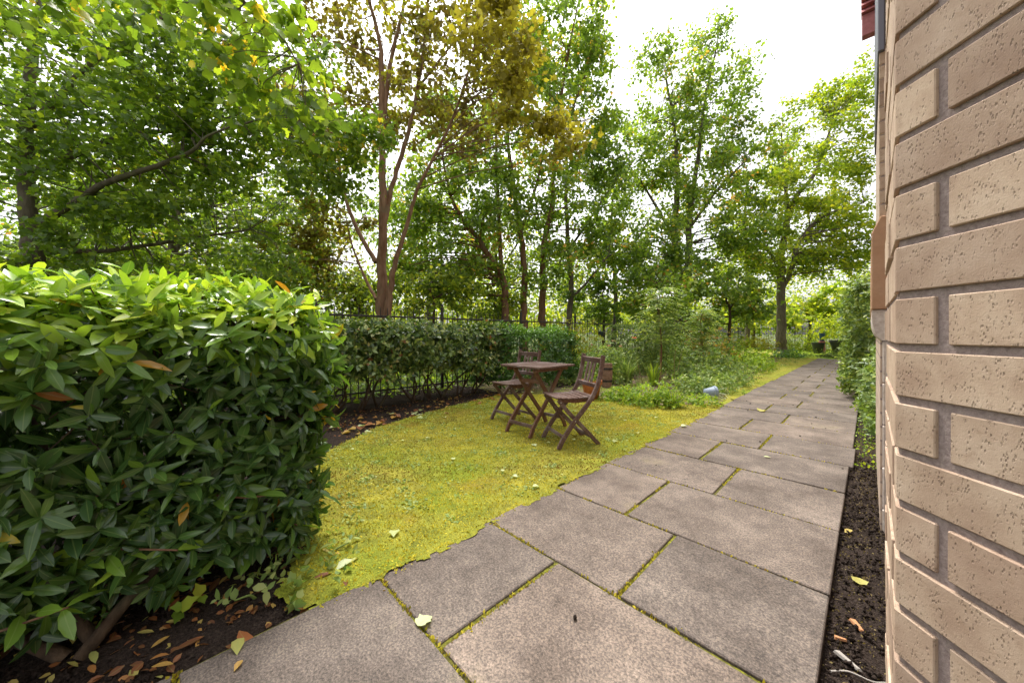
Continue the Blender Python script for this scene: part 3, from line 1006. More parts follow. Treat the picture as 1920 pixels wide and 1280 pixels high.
# ------------------------------------------------------------------ table and chairs
def screw(parent, p, ax):
    V, F = tube([np.array(p) - np.array(ax) * 0.001, np.array(p) + np.array(ax) * 0.002], [0.005, 0.005], 8)
    mb = MB().add(V, F)
    mb.add([V[i] for i in range(8, 16)], [tuple(range(8))])
    mb.build('screw', SCREW, parent)


def chair(label, loc, face):
    """local +y is the way the chair faces"""
    rz = math.atan2(face[1], face[0]) - math.pi / 2
    root = empty('folding_chair', loc, label, 'chair', 'folding garden chairs', rz)
    hw = 0.182
    for s in (-1, 1):
        x = s * hw
        # back post: upright, bending forward to the front foot
        pts = smooth_path([(x, 0.215, 0.0), (x, 0.170, 0.085), (x, 0.055, 0.24), (x, -0.085, 0.40), (x, -0.165, 0.53), (x, -0.205, 0.66), (x, -0.235, 0.825)], 3)
        bl_ = MB().bar(pts, (1, 0, 0), 0.022, 0.040).build('back_leg', TEAK, root, 0.003)
        x2 = s * (hw - 0.026)
        pts = smooth_path([(x2, -0.205, 0.0), (x2, -0.05, 0.16), (x2, 0.10, 0.31), (x2, 0.205, 0.432)], 3)
        fl_ = MB().bar(pts, (1, 0, 0), 0.022, 0.036).build('front_leg', TEAK, root, 0.003)
        MB().bar([(s * (hw - 0.050), -0.165, 0.420), (s * (hw - 0.050), 0.03, 0.412), (s * (hw - 0.050), 0.195, 0.430)], (1, 0, 0), 0.020, 0.038).build('seat_rail', TEAKR, root, 0.003)
        screw(bl_, (s * (hw + 0.0115), 0.055, 0.24), (s, 0, 0))
        screw(fl_, (s * (hw - 0.0145 + 0.0005), 0.185, 0.41), (s, 0, 0))
    for k in range(7):
        y = 0.205 - k * 0.056
        z = 0.4485 - 0.010 * math.sin(math.pi * k / 6)
        MB().bar([(-hw + 0.014, y, z), (hw - 0.014, y, z)], (0, 1, 0), 0.047, 0.014).build('seat_slat', TEAK, root, 0.003)
    MB().bar([(-hw + 0.011, -0.226, 0.775), (hw - 0.011, -0.226, 0.775)], (0, 0.25, 1), 0.050, 0.020).build('top_rail', TEAK, root, 0.003)
    MB().bar([(-hw + 0.011, -0.172, 0.545), (hw - 0.011, -0.172, 0.545)], (0, 0.3, 1), 0.042, 0.020).build('lower_rail', TEAK, root, 0.003)
    for x in (-0.062, 0.0, 0.062):
        MB().bar([(x, -0.177, 0.565), (x, -0.2, 0.66), (x, -0.221, 0.752)], (1, 0, 0), 0.036, 0.011).build('back_slat', TEAK, root, 0.002)
    MB().bar([(-hw + 0.011, 0.160, 0.098), (hw - 0.011, 0.160, 0.098)], (0, 0, 1), 0.030, 0.018).build('stretcher', TEAK, root, 0.003)
    MB().bar([(-hw + 0.037, -0.135, 0.073), (hw - 0.037, -0.135, 0.073)], (0, 0, 1), 0.028, 0.018).build('stretcher', TEAK, root, 0.003)
    return root


chair('weathered brown folding chair right of the table, nearest the path', (-1.985, 2.735, 0.002), (-0.46, -0.89))
chair('weathered brown folding chair behind the table, beside the hedge', (-2.965, 2.955, 0.002), (-0.10, -1.0))

tb = empty('folding_table', (-2.49, 2.825, 0.002), 'small square slatted brown folding table between two chairs on the moss', 'table')
TH = 0.70
hs_ = 0.285
for s in (-1, 1):
    MB().box(s * (hs_ - 0.019) - 0.019, s * (hs_ - 0.019) + 0.019, -hs_, hs_, TH - 0.020, TH).build('top_frame', TEAK, tb, 0.003)
    MB().box(-hs_ + 0.0385, hs_ - 0.0385, s * (hs_ - 0.019) - 0.019, s * (hs_ - 0.019) + 0.019, TH - 0.0205, TH - 0.0005).build('top_frame', TEAK, tb, 0.003)
nsl = 9
wid = (2 * (hs_ - 0.039)) / nsl
for k in range(nsl):
    x = -hs_ + 0.039 + wid * (k + 0.5)
    MB().box(x - wid / 2 + 0.003, x + wid / 2 - 0.003, -hs_ + 0.039, hs_ - 0.039, TH - 0.017, TH - 0.002).build('top_slat', TEAK, tb, 0.002)
for s in (-1, 1):
    MB().box(s * 0.20 - 0.012, s * 0.20 + 0.012, -hs_ + 0.03, hs_ - 0.03, TH - 0.058, TH - 0.0208).build('apron', TEAKR, tb, 0.003)
    lg_ = MB().bar([(s * 0.165, -0.305, 0.0), (s * 0.165, -0.255, 0.09), (s * 0.165, 0.0, 0.385), (s * 0.165, 0.215, TH - 0.03)], (1, 0, 0), 0.024, 0.042).build('leg', TEAKR, tb, 0.003)
    MB().bar([(s * 0.139, 0.305, 0.0), (s * 0.139, 0.255, 0.09), (s * 0.139, 0.0, 0.385), (s * 0.139, -0.215, TH - 0.03)], (1, 0, 0), 0.024, 0.042).build('leg', TEAKR, tb, 0.003)
    screw(lg_, (s * 0.1775, 0.0, 0.385), (s, 0, 0))
MB().bar([(-0.152, -0.262, 0.105), (0.152, -0.262, 0.105)], (0, 0, 1), 0.034, 0.018).build('stretcher', TEAK, tb, 0.003)
MB().bar([(-0.126, 0.262, 0.105), (0.126, 0.262, 0.105)], (0, 0, 1), 0.034, 0.018).build('stretcher', TEAK, tb, 0.003)
MB().bar([(-0.126, -0.115, 0.530), (0.126, -0.115, 0.530)], (0, 0, 1), 0.040, 0.020).build('stretcher', TEAKR, tb, 0.003)

# ------------------------------------------------------------------ near laurel hedge
HX0, HX1, HY0, HY1, HZ0, HZ1 = -3.15, -1.84, -1.75, 0.50, 0.07, 1.12
rng = np.random.default_rng(21)
hd = empty('laurel_hedge', (-2.3, -0.4, 0), 'big glossy green laurel hedge with top leaves coloured bright for sky light and new growth, nearest on the left', 'hedge')
N = 3000
pos, out = box_surface(rng, N, HX0, HX1, HY0, HY1, HZ0, HZ1, ['x1', 'y1', 'z1'], 0.05, 0.13)
# the skirt draws back towards the stems
low = np.clip((0.62 - pos[:, 2]) / 0.5, 0, 1)
pos[:, 0] -= 0.05 * low ** 1.5 * (out[:, 0] > 0.3)
pos[:, 1] -= 0.05 * low * (out[:, 1] > 0.3)
front = out[:, 0] > 0.6
keep = ~(front & (pos[:, 2] < 0.95) & (pos[:, 2] > 0.45) & (rng.random(N) < 0.42))       # the front is thin: one sees into it
pos, out = pos[keep], out[keep]
N = len(pos)
P, D, Nn, S, sdir = shoots(rng, pos, out, 7, 0.105, 0.07, 0.38)
top = np.clip((np.tile(pos[:, 2], 7) - 0.80) / 0.26, 0, 1)  # sky light on the rim painted into the leaf colour, along with new growth
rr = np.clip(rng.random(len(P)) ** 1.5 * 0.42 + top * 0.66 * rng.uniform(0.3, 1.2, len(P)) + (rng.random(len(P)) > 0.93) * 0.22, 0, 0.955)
odd = rng.random(len(P)) > 0.992
rr = np.where(odd, rng.uniform(0.97, 1.0, len(P)), rr)
# interior leaves, sparse
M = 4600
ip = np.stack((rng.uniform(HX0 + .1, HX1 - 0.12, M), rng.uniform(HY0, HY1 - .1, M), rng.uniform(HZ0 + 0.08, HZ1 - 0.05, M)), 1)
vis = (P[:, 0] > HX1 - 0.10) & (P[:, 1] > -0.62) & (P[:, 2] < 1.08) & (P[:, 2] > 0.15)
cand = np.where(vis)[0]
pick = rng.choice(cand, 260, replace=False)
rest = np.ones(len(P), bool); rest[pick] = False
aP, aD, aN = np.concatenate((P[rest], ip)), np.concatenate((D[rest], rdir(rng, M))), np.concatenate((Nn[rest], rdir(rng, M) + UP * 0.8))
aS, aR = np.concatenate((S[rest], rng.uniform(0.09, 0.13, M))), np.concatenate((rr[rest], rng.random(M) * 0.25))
vt = rng.integers(0, 3, len(aP))
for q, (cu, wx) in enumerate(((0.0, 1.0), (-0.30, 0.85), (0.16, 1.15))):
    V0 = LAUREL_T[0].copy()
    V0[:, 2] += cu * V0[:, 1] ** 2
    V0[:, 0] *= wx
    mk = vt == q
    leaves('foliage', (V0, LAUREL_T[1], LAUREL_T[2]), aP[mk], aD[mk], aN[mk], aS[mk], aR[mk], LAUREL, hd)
lt = []
for q in range(8):
    V0 = LAUREL_T[0].copy()
    V0[:, 2] += (q - 3.5) * 0.035 * V0[:, 1] ** 2
    V0[:, 0] *= 0.9 + 0.05 * q
    me = mesh_np('leaf', V0, LAUREL_T[1], {'rnd': np.full(len(V0), [0.04, 0.12, 0.2, 0.3, 0.42, 0.55, 0.68, 0.82][q]), 'lu': LAUREL_T[2]})
    me.materials.append(LAUREL)
    lt.append(me)
hl = np.array(hd.location)
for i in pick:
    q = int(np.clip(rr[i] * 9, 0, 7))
    d = D[i]; z = norm(Nn[i] - d * Nn[i].dot(d)); x = np.cross(d, z)
    o = link('leaf', lt[q], None, hd)
    s = S[i] * 1.08
    Mx = Matrix(((x[0], d[0], z[0], 0), (x[1], d[1], z[1], 0), (x[2], d[2], z[2], 0), (0, 0, 0, 1)))
    o.matrix_local = Matrix.Translation(Vector(P[i] - hl)) @ Mx @ Matrix.Scale(s, 4)
# shoots' woody ends, joined
tw = []
for i in rng.choice(N, 620, replace=False):
    a = pos[i] - sdir[i] * 0.16 - out[i] * 0.10 + rng.normal(size=3) * 0.02
    tw.append(tube(smooth_path([a, pos[i] - sdir[i] * 0.06, pos[i] + sdir[i] * 0.05], 2), np.linspace(0.0042, 0.002, 5), 4))
V, F = join(tw)
link('twigs', mesh_np('twigs', V - hl, F, smooth=True), TWIG, hd, 'stuff')
bb = [(-1.80, -0.21, -.03), (-1.83, -0.24, -.03), (-1.86, -.18, -.03), (-2.05, 0.30, -.03), (-2.1, 0.34, -.03), (-2.0, -0.75, -.03), (-2.3, 0.1, -.03), (-2.4, -.4, -.03)]
tt = [(-1.93, 0.30, 0.42), (-2.35, -0.45, 0.80), (-2.0, -0.75, 0.55), (-1.98, .50, .60), (-2.4, .2, .8), (-1.95, -1.1, .7), (-2.2, .4, .9), (-2.3, -.9, .8)]
stems(hd, rng, bb, tt, 0.022, 0.007, TWIG, 'stem', 0.10, 8)

for a_, b_ in (((-1.98, -0.45, .30), (-1.72, 0.02, .26)), ((-2.0, -0.10, .42), (-1.74, 0.30, .36)), ((-1.95, -0.62, .18), (-1.70, -0.22, .20)), ((-2.02, 0.1, .22), (-1.80, 0.42, .16))):
    stems(hd, rng, [a_], [b_], 0.006, 0.003, BARK_R, 'branch', 0.10, 6)
    q = 14
    tq = rng.uniform(.25, 1, q)[:, None]
    bp_ = np.array(a_) * (1 - tq) + np.array(b_) * tq
    dd = norm(np.array(b_) - np.array(a_)) * .7 + norm(rng.normal(size=(q, 3)) * np.array((1, 1, .5)))
    leaves('foliage', LAUREL_T, bp_, dd, UP + rng.normal(size=(q, 3)) * .4, rng.uniform(.09, .13, q), rng.uniform(.15, .6, q), LAUREL, hd)

# ------------------------------------------------------------------ hedge along the fence
rng = np.random.default_rng(31)
eh = empty('oleaster_hedge', (-4.95, 2.6, 0), 'mottled grey green clipped hedge with bare lower stems along the railings', 'hedge')
pos, out = box_surface(rng, 1900, -5.40, -4.55, 1.30, 4.35, 0.34, 1.05, ['x1', 'y0', 'z1'], 0.08, 0.14)
ragged = (out[:, 0] > 0.5) & (pos[:, 2] < 0.34 + 0.26 * (0.5 + 0.5 * np.sin(pos[:, 1] * 4.4 + 1)))
pos, out = pos[~ragged], out[~ragged]
p2, o2 = box_surface(rng, 900, -5.30, -4.68, 1.40, 4.30, 0.46, 0.95, ['x0', 'x1', 'y0', 'z1'], 0.08, 0.14)
pos, out = np.concatenate((pos, p2)), np.concatenate((out, o2))
P, D, Nn, S, _ = shoots(rng, pos, out, 6, 0.098, 0.07, 0.2)
leaves('foliage', OVAL_T, P, D, Nn, S * 1.0, np.clip(rng.random(len(P)) * 0.97 + (rng.random(len(P)) > 0.97) * 0.3, 0, 1), ELAEAG, eh)
bb, tt = [], []
for y in (1.55, 1.9, 2.15, 2.7, 2.95, 3.2, 3.6, 3.9):
    for _ in range(3):
        bb.append((-4.95 + rng.normal() * 0.04, y + rng.normal() * 0.03, -0.03)); tt.append((-4.85 + rng.normal() * 0.2, y + rng.normal() * 0.28, rng.uniform(0.5, 0.85)))
stems(eh, rng, bb, tt, 0.018, 0.006, TWIG, 'stem', 0.15)
dh = empty('dark_laurel_hedge', (-4.9, 5.2, 0), 'dark glossy laurel hedge with green top behind the table', 'hedge')
pos, out = box_surface(rng, 1200, -5.40, -4.35, 4.2, 6.15, 0.10, 1.03, ['x1', 'y0', 'y1', 'z1'], 0.08, 0.16)
P, D, Nn, S, _ = shoots(rng, pos, out, 7, 0.105, 0.06, 0.35)
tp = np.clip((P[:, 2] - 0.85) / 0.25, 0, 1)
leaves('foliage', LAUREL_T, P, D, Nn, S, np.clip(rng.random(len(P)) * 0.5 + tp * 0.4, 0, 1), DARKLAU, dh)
stems(dh, rng, [(-4.9, y, -.03) for y in (4.5, 4.9, 5.4, 5.8)], [(-4.8, y + .1, .6) for y in (4.5, 4.9, 5.4, 5.8)], 0.016, 0.008, TWIG)
# ------------------------------------------------------------------ trees
GT = 'trees beyond the railings'
Z = 8.0
tree('bronze_maple', 'bronze leaved maple with several reddish stems, behind the mottled hedge', [
    [(716, 640, Z, 10.5), (715, 581, Z, 10.4), (717, 485, Z, 8.5), (717, 310, Z, 6.3), (717, 233, Z, 5.9), (715, 126, Z, 4.8), (712, 78, Z, 3.7), (693, 0, Z, 3.0), (680, -90, Z, 1.9)],
    [(718, 240, Z, 4.8), (732, 121, Z + .1, 3.7), (753, 29, Z + .2, 3.0), (768, -60, Z + .3, 1.9)],
    [(727, 610, Z - .1, 8.1), (730, 560, Z - .1, 6.7), (739, 499, Z - .2, 4.8), (763, 422, Z - .3, 3.7), (783, 354, Z - .4, 3.1), (816, 291, Z - .5, 2.7), (860, 194, Z - .6, 2.2), (889, 87, Z - .7, 1.6), (900, 20, Z - .7, 0.9)],
    [(717, 430, Z, 5.2), (734, 354, Z + .1, 4.4), (753, 291, Z + .2, 4.1), (773, 218, Z + .2, 3.7), (792, 111, Z + .3, 3.0), (802, 0, Z + .4, 2.2), (806, -90, Z + .4, 1.5)],
    [(787, 160, Z + .3, 2.5), (841, 92, Z + .2, 1.9), (880, 40, Z, 1.2)],
    [(705, 492, Z, 4.4), (666, 421, Z + .3, 3.7), (642, 349, Z + .5, 3.0), (630, 271, Z + .6, 2.5), (603, 145, Z + .8, 1.9), (589, 73, Z + .9, 1.3)],
    [(705, 560, Z, 3.3), (681, 514, Z + .4, 2.4), (659, 455, Z + .7, 1.6), (648, 400, Z + .8, 0.9)]],
    [(770, 40, 200, 150, Z + .3, 1.8, 44), (640, 130, 100, 150, Z + .6, 1.2, 20), (860, 150, 110, 130, Z - .3, 1.2, 22), (610, 450, 90, 80, Z + 1.2, 1.0, 16), (600, 260, 60, 110, Z + 1.0, .9, 12),
     (760, 235, 150, 70, Z + .8, 1.2, 18),
     (915, 60, 80, 75, Z - 1.6, .7, 13, GOLD), (965, 150, 40, 90, Z - 1.7, .5, 9, GOLD), (1010, 235, 45, 45, Z - 1.7, .4, 6, GOLD), (1045, 295, 30, 28, Z - 1.7, .3, 2, GOLD)],
    BROWN, 41, BARK_P, MAPLE_F, 0.105, 85, 0.46, 0.5, GT)

Z = 5.6
tree('field_maple', 'dense green field maple arching over the near hedge at the left', [
    [(70, 560, Z, 15), (60, 440, Z, 13), (50, 300, Z, 11), (60, 130, Z, 8), (90, -80, Z, 5)],
    [(60, 430, Z, 8), (187, 350, Z - .2, 5.5), (343, 293, Z - .4, 3.5), (400, 250, Z - .5, 2), (520, 215, Z - .6, 1.2)],
    [(56, 330, Z, 7), (226, 257, Z + .1, 4.5), (367, 242, Z + .2, 3), (470, 205, Z + .3, 1.5)],
    [(62, 470, Z, 6), (200, 470, Z + .5, 4), (340, 450, Z + .8, 2.6), (470, 430, Z + 1, 1.5)],
    [(58, 240, Z, 7), (180, 110, Z - .2, 4.5), (330, 20, Z - .4, 3), (430, -40, Z - .5, 1.6)]],
    [(110, 120, 170, 180, Z, 1.3, 44), (330, 110, 170, 150, Z - .1, 1.2, 44), (120, 330, 180, 140, Z, 1.2, 40), (360, 300, 190, 120, Z + .2, 1.2, 42), (520, 180, 110, 130, Z, 1.0, 20),
     (300, 450, 260, 80, Z + .8, 1.0, 34), (560, 330, 80, 60, Z + .4, .8, 7), (630, 265, 90, 55, Z + .4, .5, 13), (60, 480, 110, 60, Z - .2, .8, 12)],
    MAPLE, 43, BARK_G, MAPLE_F, 0.082, 100, 0.36, 0.5, GT, bias=-0.06, twig_r=0.009)
Z = 9.5
tree('hazel_tree', 'dense mid green tree filling the gap behind the field maple', [
    [(330, 620, Z, 8), (325, 480, Z, 7), (335, 330, Z, 5.5), (320, 160, Z, 4), (330, 0, Z, 2.5), (340, -120, Z, 1.5)],
    [(326, 470, Z, 4.5), (430, 350, Z + .2, 3.2), (530, 280, Z + .4, 1.8)],
    [(327, 440, Z, 4.5), (210, 330, Z + .2, 3.2), (110, 250, Z + .4, 1.8)]],
    [(330, 130, 240, 150, Z, 1.6, 46), (150, 300, 170, 130, Z, 1.6, 30), (330, 400, 250, 120, Z, 1.6, 50), (500, 440, 120, 80, Z, 1.4, 22), (545, 280, 70, 90, Z, 1.2, 14), (625, 330, 60, 70, Z, 1.0, 9), (70, 480, 120, 80, Z, 1.4, 18)],
    SYCA, 45, BARK_G, MAPLE_F, 0.11, 66, 0.55, 0.5, GT, bias=-.05)
Z = 3.3
tree('leaning_sycamore', 'large leaved sycamore leaning in at the top left above the field maple', [
    [(-330, 700, Z, 30), (-300, 300, Z, 26), (-200, -20, Z, 20), (-60, -230, Z, 14)],
    [(-200, -20, Z, 14), (100, -110, Z, 8), (350, -60, Z, 5), (500, 40, Z, 2.5), (560, 120, Z, 1.2)],
    [(100, -110, Z, 6), (330, -130, Z + .2, 4), (520, -60, Z + .3, 2), (610, 10, Z + .4, 1)]],
    [(440, 40, 130, 80, Z, .5, 15), (520, 120, 70, 90, Z + .1, .4, 9), (580, 180, 40, 70, Z + .2, .3, 4), (300, -20, 150, 50, Z + .1, .4, 10), (80, -10, 120, 50, Z, .4, 6)],
    MAPLE, 44, BARK_G, MAPLE_T, 0.105, 24, 0.26, 0.4, GT, bias=0.06, twig_r=0.007)

Z = 13.0
GG = 'green sycamores behind the table'
tree('sycamore_tree', 'green sycamore with a leaning stem, leftmost of the row behind the table', [
    [(948, 640, Z, 8), (947, 585, Z, 7), (941, 520, Z, 6), (890, 440, Z, 4.5), (850, 380, Z, 3), (830, 300, Z, 2)],
    [(941, 520, Z, 4.5), (935, 400, Z + .3, 3.5), (930, 250, Z + .5, 2.5), (935, 120, Z + .6, 1.5)]],
    [(870, 410, 120, 90, Z, 2, 40), (890, 270, 110, 120, Z, 2, 34), (850, 500, 120, 50, Z - .5, 1.4, 26), (790, 430, 60, 70, Z, 1.4, 12), (810, 320, 55, 70, Z, 1.4, 12)],
    SYCA, 51, BARK_R, MAPLE_F, 0.13, 110, 0.62, 0.5, GT)
tree('sycamore_tree', 'green sycamore with a straight reddish stem, second of the row behind the table', [
    [(982, 640, Z + .6, 8), (982, 585, Z + .6, 6.5), (981, 480, Z + .6, 5.5), (975, 436, Z + .6, 5), (962, 340, Z + .6, 4), (952, 242, Z + .6, 3), (960, 60, Z + .6, 1.8), (975, -60, Z + .6, 1)],
    [(976, 440, Z + .6, 3), (1010, 330, Z + .8, 2.4), (1030, 200, Z + 1, 1.5)]],
    [(990, 380, 100, 90, Z + .6, 2, 30), (980, 200, 90, 120, Z + .8, 2, 26), (990, 30, 80, 90, Z + 1, 2, 18)],
    SYCA, 52, BARK_R, MAPLE_F, 0.13, 110, 0.62, 0.5, GT)
tree('sycamore_tree', 'tall green sycamore, third of the row behind the table, tops out highest', [
    [(1017, 640, Z + 1.5, 8), (1017, 567, Z + 1.5, 6.5), (1020, 460, Z + 1.5, 5.5), (1034, 388, Z + 1.5, 4.5), (1040, 281, Z + 1.5, 3.5), (1060, 130, Z + 1.5, 2.4), (1085, 0, Z + 1.5, 1.2)],
    [(1038, 300, Z + 1.5, 3), (1090, 160, Z + 1.6, 2), (1140, 50, Z + 1.7, 1)]],
    [(1060, 90, 75, 110, Z + 1.5, 2, 30), (1130, 90, 32, 60, Z + 1.6, 1.2, 8), (1060, 260, 90, 110, Z + 1.5, 2, 30), (1080, 400, 70, 60, Z + 1.5, 1.6, 10), (1040, 500, 70, 40, Z + 1, 1.4, 12)],
    SYCA, 53, BARK_R, MAPLE_F, 0.135, 112, 0.64, 0.55, GT)
tree('sycamore_tree', 'slim forked sycamore, rightmost of the row behind the table', [
    [(1066, 650, Z + 2.5, 6.5), (1068, 590, Z + 2.5, 5.5), (1071, 533, Z + 2.5, 5), (1064, 436, Z + 2.5, 4), (1061, 339, Z + 2.5, 3), (1068, 220, Z + 2.5, 1.8)],
    [(1070, 560, Z + 2.5, 3), (1100, 530, Z + 2.3, 2.2), (1140, 480, Z + 2.2, 1.4)],
    [(1066, 470, Z + 2.5, 2.6), (1120, 390, Z + 2.6, 2), (1165, 320, Z + 2.7, 1.1)]],
    [(1130, 320, 75, 90, Z + 2.6, 1.8, 32), (1110, 470, 90, 70, Z + 2.5, 1.8, 26), (1080, 200, 70, 90, Z + 2.8, 1.8, 14)],
    SYCA, 54, BARK_G, MAPLE_F, 0.135, 104, 0.64, 0.5, GT, bias=-.05)
Z = 17.5
tree('twin_stemmed_maple', 'tall pale green maple with twin stems, in the gap right of centre', [
    [(1270, 640, Z, 9), (1270, 538, Z, 7.5), (1266, 436, Z, 6), (1270, 334, Z, 4.5), (1265, 250, Z, 3), (1250, 150, Z, 1.8)],
    [(1284, 640, Z, 8), (1290, 528, Z, 7), (1292, 426, Z, 5.5), (1300, 358, Z, 4.5), (1312, 271, Z, 3.5), (1321, 194, Z, 2.6), (1345, 80, Z, 1.2)],
    [(1292, 430, Z, 3), (1350, 350, Z - .4, 2.4), (1400, 300, Z - .6, 1.2)],
    [(1267, 450, Z, 3), (1220, 370, Z - .2, 2.2), (1180, 310, Z - .4, 1.2)]],
    [(1330, 110, 50, 60, Z, 1.6, 14), (1240, 130, 45, 50, Z, 1.6, 10), (1390, 140, 22, 60, Z, 1.2, 5), (1290, 200, 100, 70, Z, 2.4, 40), (1220, 300, 80, 80, Z, 2, 26), (1350, 310, 90, 80, Z - .3, 2.2, 30), (1280, 380, 110, 60, Z, 2.2, 22), (1180, 330, 50, 70, Z, 1.6, 14), (1390, 330, 50, 70, Z, 1.6, 14),
     (1200, 460, 90, 60, Z - 1, 1.6, 24), (1350, 450, 80, 60, Z - 1, 1.6, 24), (1240, 510, 90, 40, Z - 2, 1.6, 22)],
    SYCA, 55, BARK_G, MAPLE_F, 0.14, 112, 0.7, 0.6, GT, bias=0.04)
Z = 18.0
tree('lime_tree', 'bright yellow green tree growing on the lawn beyond the end of the path', [
    [(1463, 662, Z, 10), (1464, 630, Z, 8), (1464, 560, Z, 7), (1466, 480, Z, 6), (1478, 410, Z, 5), (1492, 370, Z, 4), (1530, 320, Z, 3), (1560, 230, Z, 1.5)],
    [(1466, 545, Z, 4), (1485, 500, Z - .3, 4), (1500, 450, Z - .4, 3.4), (1545, 405, Z - .5, 2.4), (1620, 380, Z - .6, 1.2)],
    [(1478, 410, Z, 3.4), (1470, 330, Z + .2, 2.4), (1465, 250, Z + .3, 1.2)],
    [(1466, 500, Z, 3), (1420, 450, Z + .2, 2), (1380, 420, Z + .3, 1)]],
    [(1560, 200, 75, 50, Z, 2, 22), (1605, 170, 45, 45, Z, 1.6, 12), (1530, 290, 110, 70, Z, 2.4, 36), (1600, 320, 60, 90, Z - .5, 2, 22), (1450, 330, 70, 70, Z, 2, 20), (1510, 400, 130, 60, Z - .3, 2.4, 36), (1420, 410, 60, 50, Z, 2, 14),
     (1560, 480, 100, 50, Z - .6, 2.2, 40), (1420, 490, 80, 40, Z - .3, 2, 26), (1590, 420, 60, 40, Z - 1, 1.6, 14)],
    LIME, 56, BARK_G, MAPLE_F, 0.13, 112, 0.68, 0.4, cat='tree', bias=-0.05)

Z = 19.0
for k, (px, lab, bl) in enumerate([
    (610, 'tree far behind the bronze maple, at its left', [(600, 470, 90, 110, Z, 2.5, 26), (560, 380, 70, 70, Z, 2, 10)]),
    (800, 'tree far behind, between the bronze maple and the sycamore row', [(790, 460, 90, 90, Z, 2.5, 26), (860, 380, 70, 90, Z, 2, 16)]),
    (430, 'tree far behind the field maple, seen above the near hedge', [(420, 430, 130, 140, Z, 2.5, 36)]),
    (180, 'tree far behind the field maple, near the left edge', [(150, 400, 190, 160, Z, 2.5, 46)]),
    (930, 'tree far behind the stems of the sycamore row', [(950, 480, 100, 80, Z, 2.5, 28), (1060, 520, 70, 50, Z, 2, 12)]),
    (725, 'tree far behind the stems of the bronze maple', [(725, 380, 90, 100, Z, 2.5, 22)]),
    (1150, 'tree far behind the gap between the sycamore row and the twin stemmed maple', [(1150, 440, 90, 80, Z + 4, 2.5, 15)]),
    (1400, 'tree far behind, between the twin stemmed maple and the lawn tree', [(1400, 470, 80, 80, Z + 9, 2.5, 18), (1330, 520, 80, 50, Z + 6, 2.5, 14)])]):
    tree('background_tree', lab, [[(px, 650, Z, 4.5), (px + 4, 540, Z, 3.6), (px - 4, 430, Z, 2.4), (px + 3, 330, Z, 1.2)], [(px + 2, 520, Z, 2.2), (px + 50, 440, Z, 1.6), (px + 80, 390, Z, .8)]],
         bl, (WOOD_L, SYCA)[k % 2], 200 + k, BARK_G, QUAD_T, 0.20, 90, 0.8, 0.6, GT)

# understorey beyond the railings: separate shrubs, then a far wood that reads as one mass
GU = 'undergrowth beyond the railings'
def shrub(label, px, py, rx, ry, Z, rz, n, mat, seed, size=0.11, tmpl=MAPLE_F):
    z0 = CAMH + (HZ - py) * Z / FPX
    tree('shrub', label, [[(px, 660, Z, 3.2), (px + 4, py + ry * .4, Z, 2.2), (px - 3, py, Z, 1.4), (px + 6, py - ry * .6, Z, .8)]],
         [(px, py, rx, ry, Z, rz, n)], mat, seed, TWIG, tmpl, size, 80, 0.5, 0.55, GU, cat='shrub')


shrub('dim green shrub beyond the railings just right of the near hedge', 670, 560, 70, 55, 10, 1.2, 22, WOOD_L, 61, .10)
shrub('sunlit green shrub beyond the railings right of the bronze maple', 810, 545, 70, 55, 11, 1.2, 24, WOOD_L, 62, .11)
shrub('golden brown shrub beyond the near hedge left of the bronze maple', 590, 480, 80, 80, 10, 1.0, 18, BROWN, 63, .10)
shrub('dark shrub behind the near hedge at the left under the field maple', 160, 540, 180, 70, 7.5, 1.0, 34, SYCA, 64, .09)
shrub('dark shrub behind the near hedge under the field maple, beside the railings', 450, 545, 150, 60, 8.5, 1.0, 32, SYCA, 65, .10)
shrub('pale shrub beyond the railings behind the stems of the sycamore row', 930, 570, 70, 40, 14, 1.4, 20, WOOD_L, 66, .13)
shrub('dark green shrub beyond the railings, right of the sycamore row', 1130, 560, 80, 45, 16, 1.4, 20, SYCA, 67, .15)
shrub('dark leafy shrub beneath the twin stemmed maple', 1230, 555, 70, 50, 13, 1.2, 22, SYCA, 68, .13)
shrub('deep green bush between the twin stemmed maple and the lawn tree', 1365, 560, 75, 60, 15, 1.4, 34, SYCA, 69, .14)
shrub('sunlit bush beyond the far railings, left of the lawn tree', 1410, 590, 60, 40, 24, 2, 16, LIME, 70, .2)
shrub('sunlit yellow green bush beyond the far lawn, right of the lawn tree', 1515, 590, 60, 45, 25, 2, 26, LIME, 71, .2)
shrub('sunlit bush at the far end of the building hedge', 1600, 560, 60, 60, 22, 2, 26, LIME, 72, .2)

rng = np.random.default_rng(77)
def mass(spec, size, seed, name, mat):
    rng = np.random.default_rng(seed)
    Ps = []
    for cx, cy, rx, ry, Z, rZ, n, per, cr in spec:
        for c in ell(rng, n, cx, cy, rx, ry, Z, rZ):
            Ps.append(c + rng.normal(size=(per, 3)) * cr * np.array((1, 1, .6)))
    P = np.concatenate(Ps)
    P = P[P[:, 2] > 0.0]
    k = len(P)
    o = leaves(name, QUAD_T, P, norm(rng.normal(size=(k, 3)) - UP * .3), norm(rng.normal(size=(k, 3)) * .6 + UP * .6), size * rng.uniform(.6, 1.3, k), rng.random(k), mat, None)
    tag(o, 'distant sunlit woodland seen between the trunks beyond the railings', 'woodland')
    return o


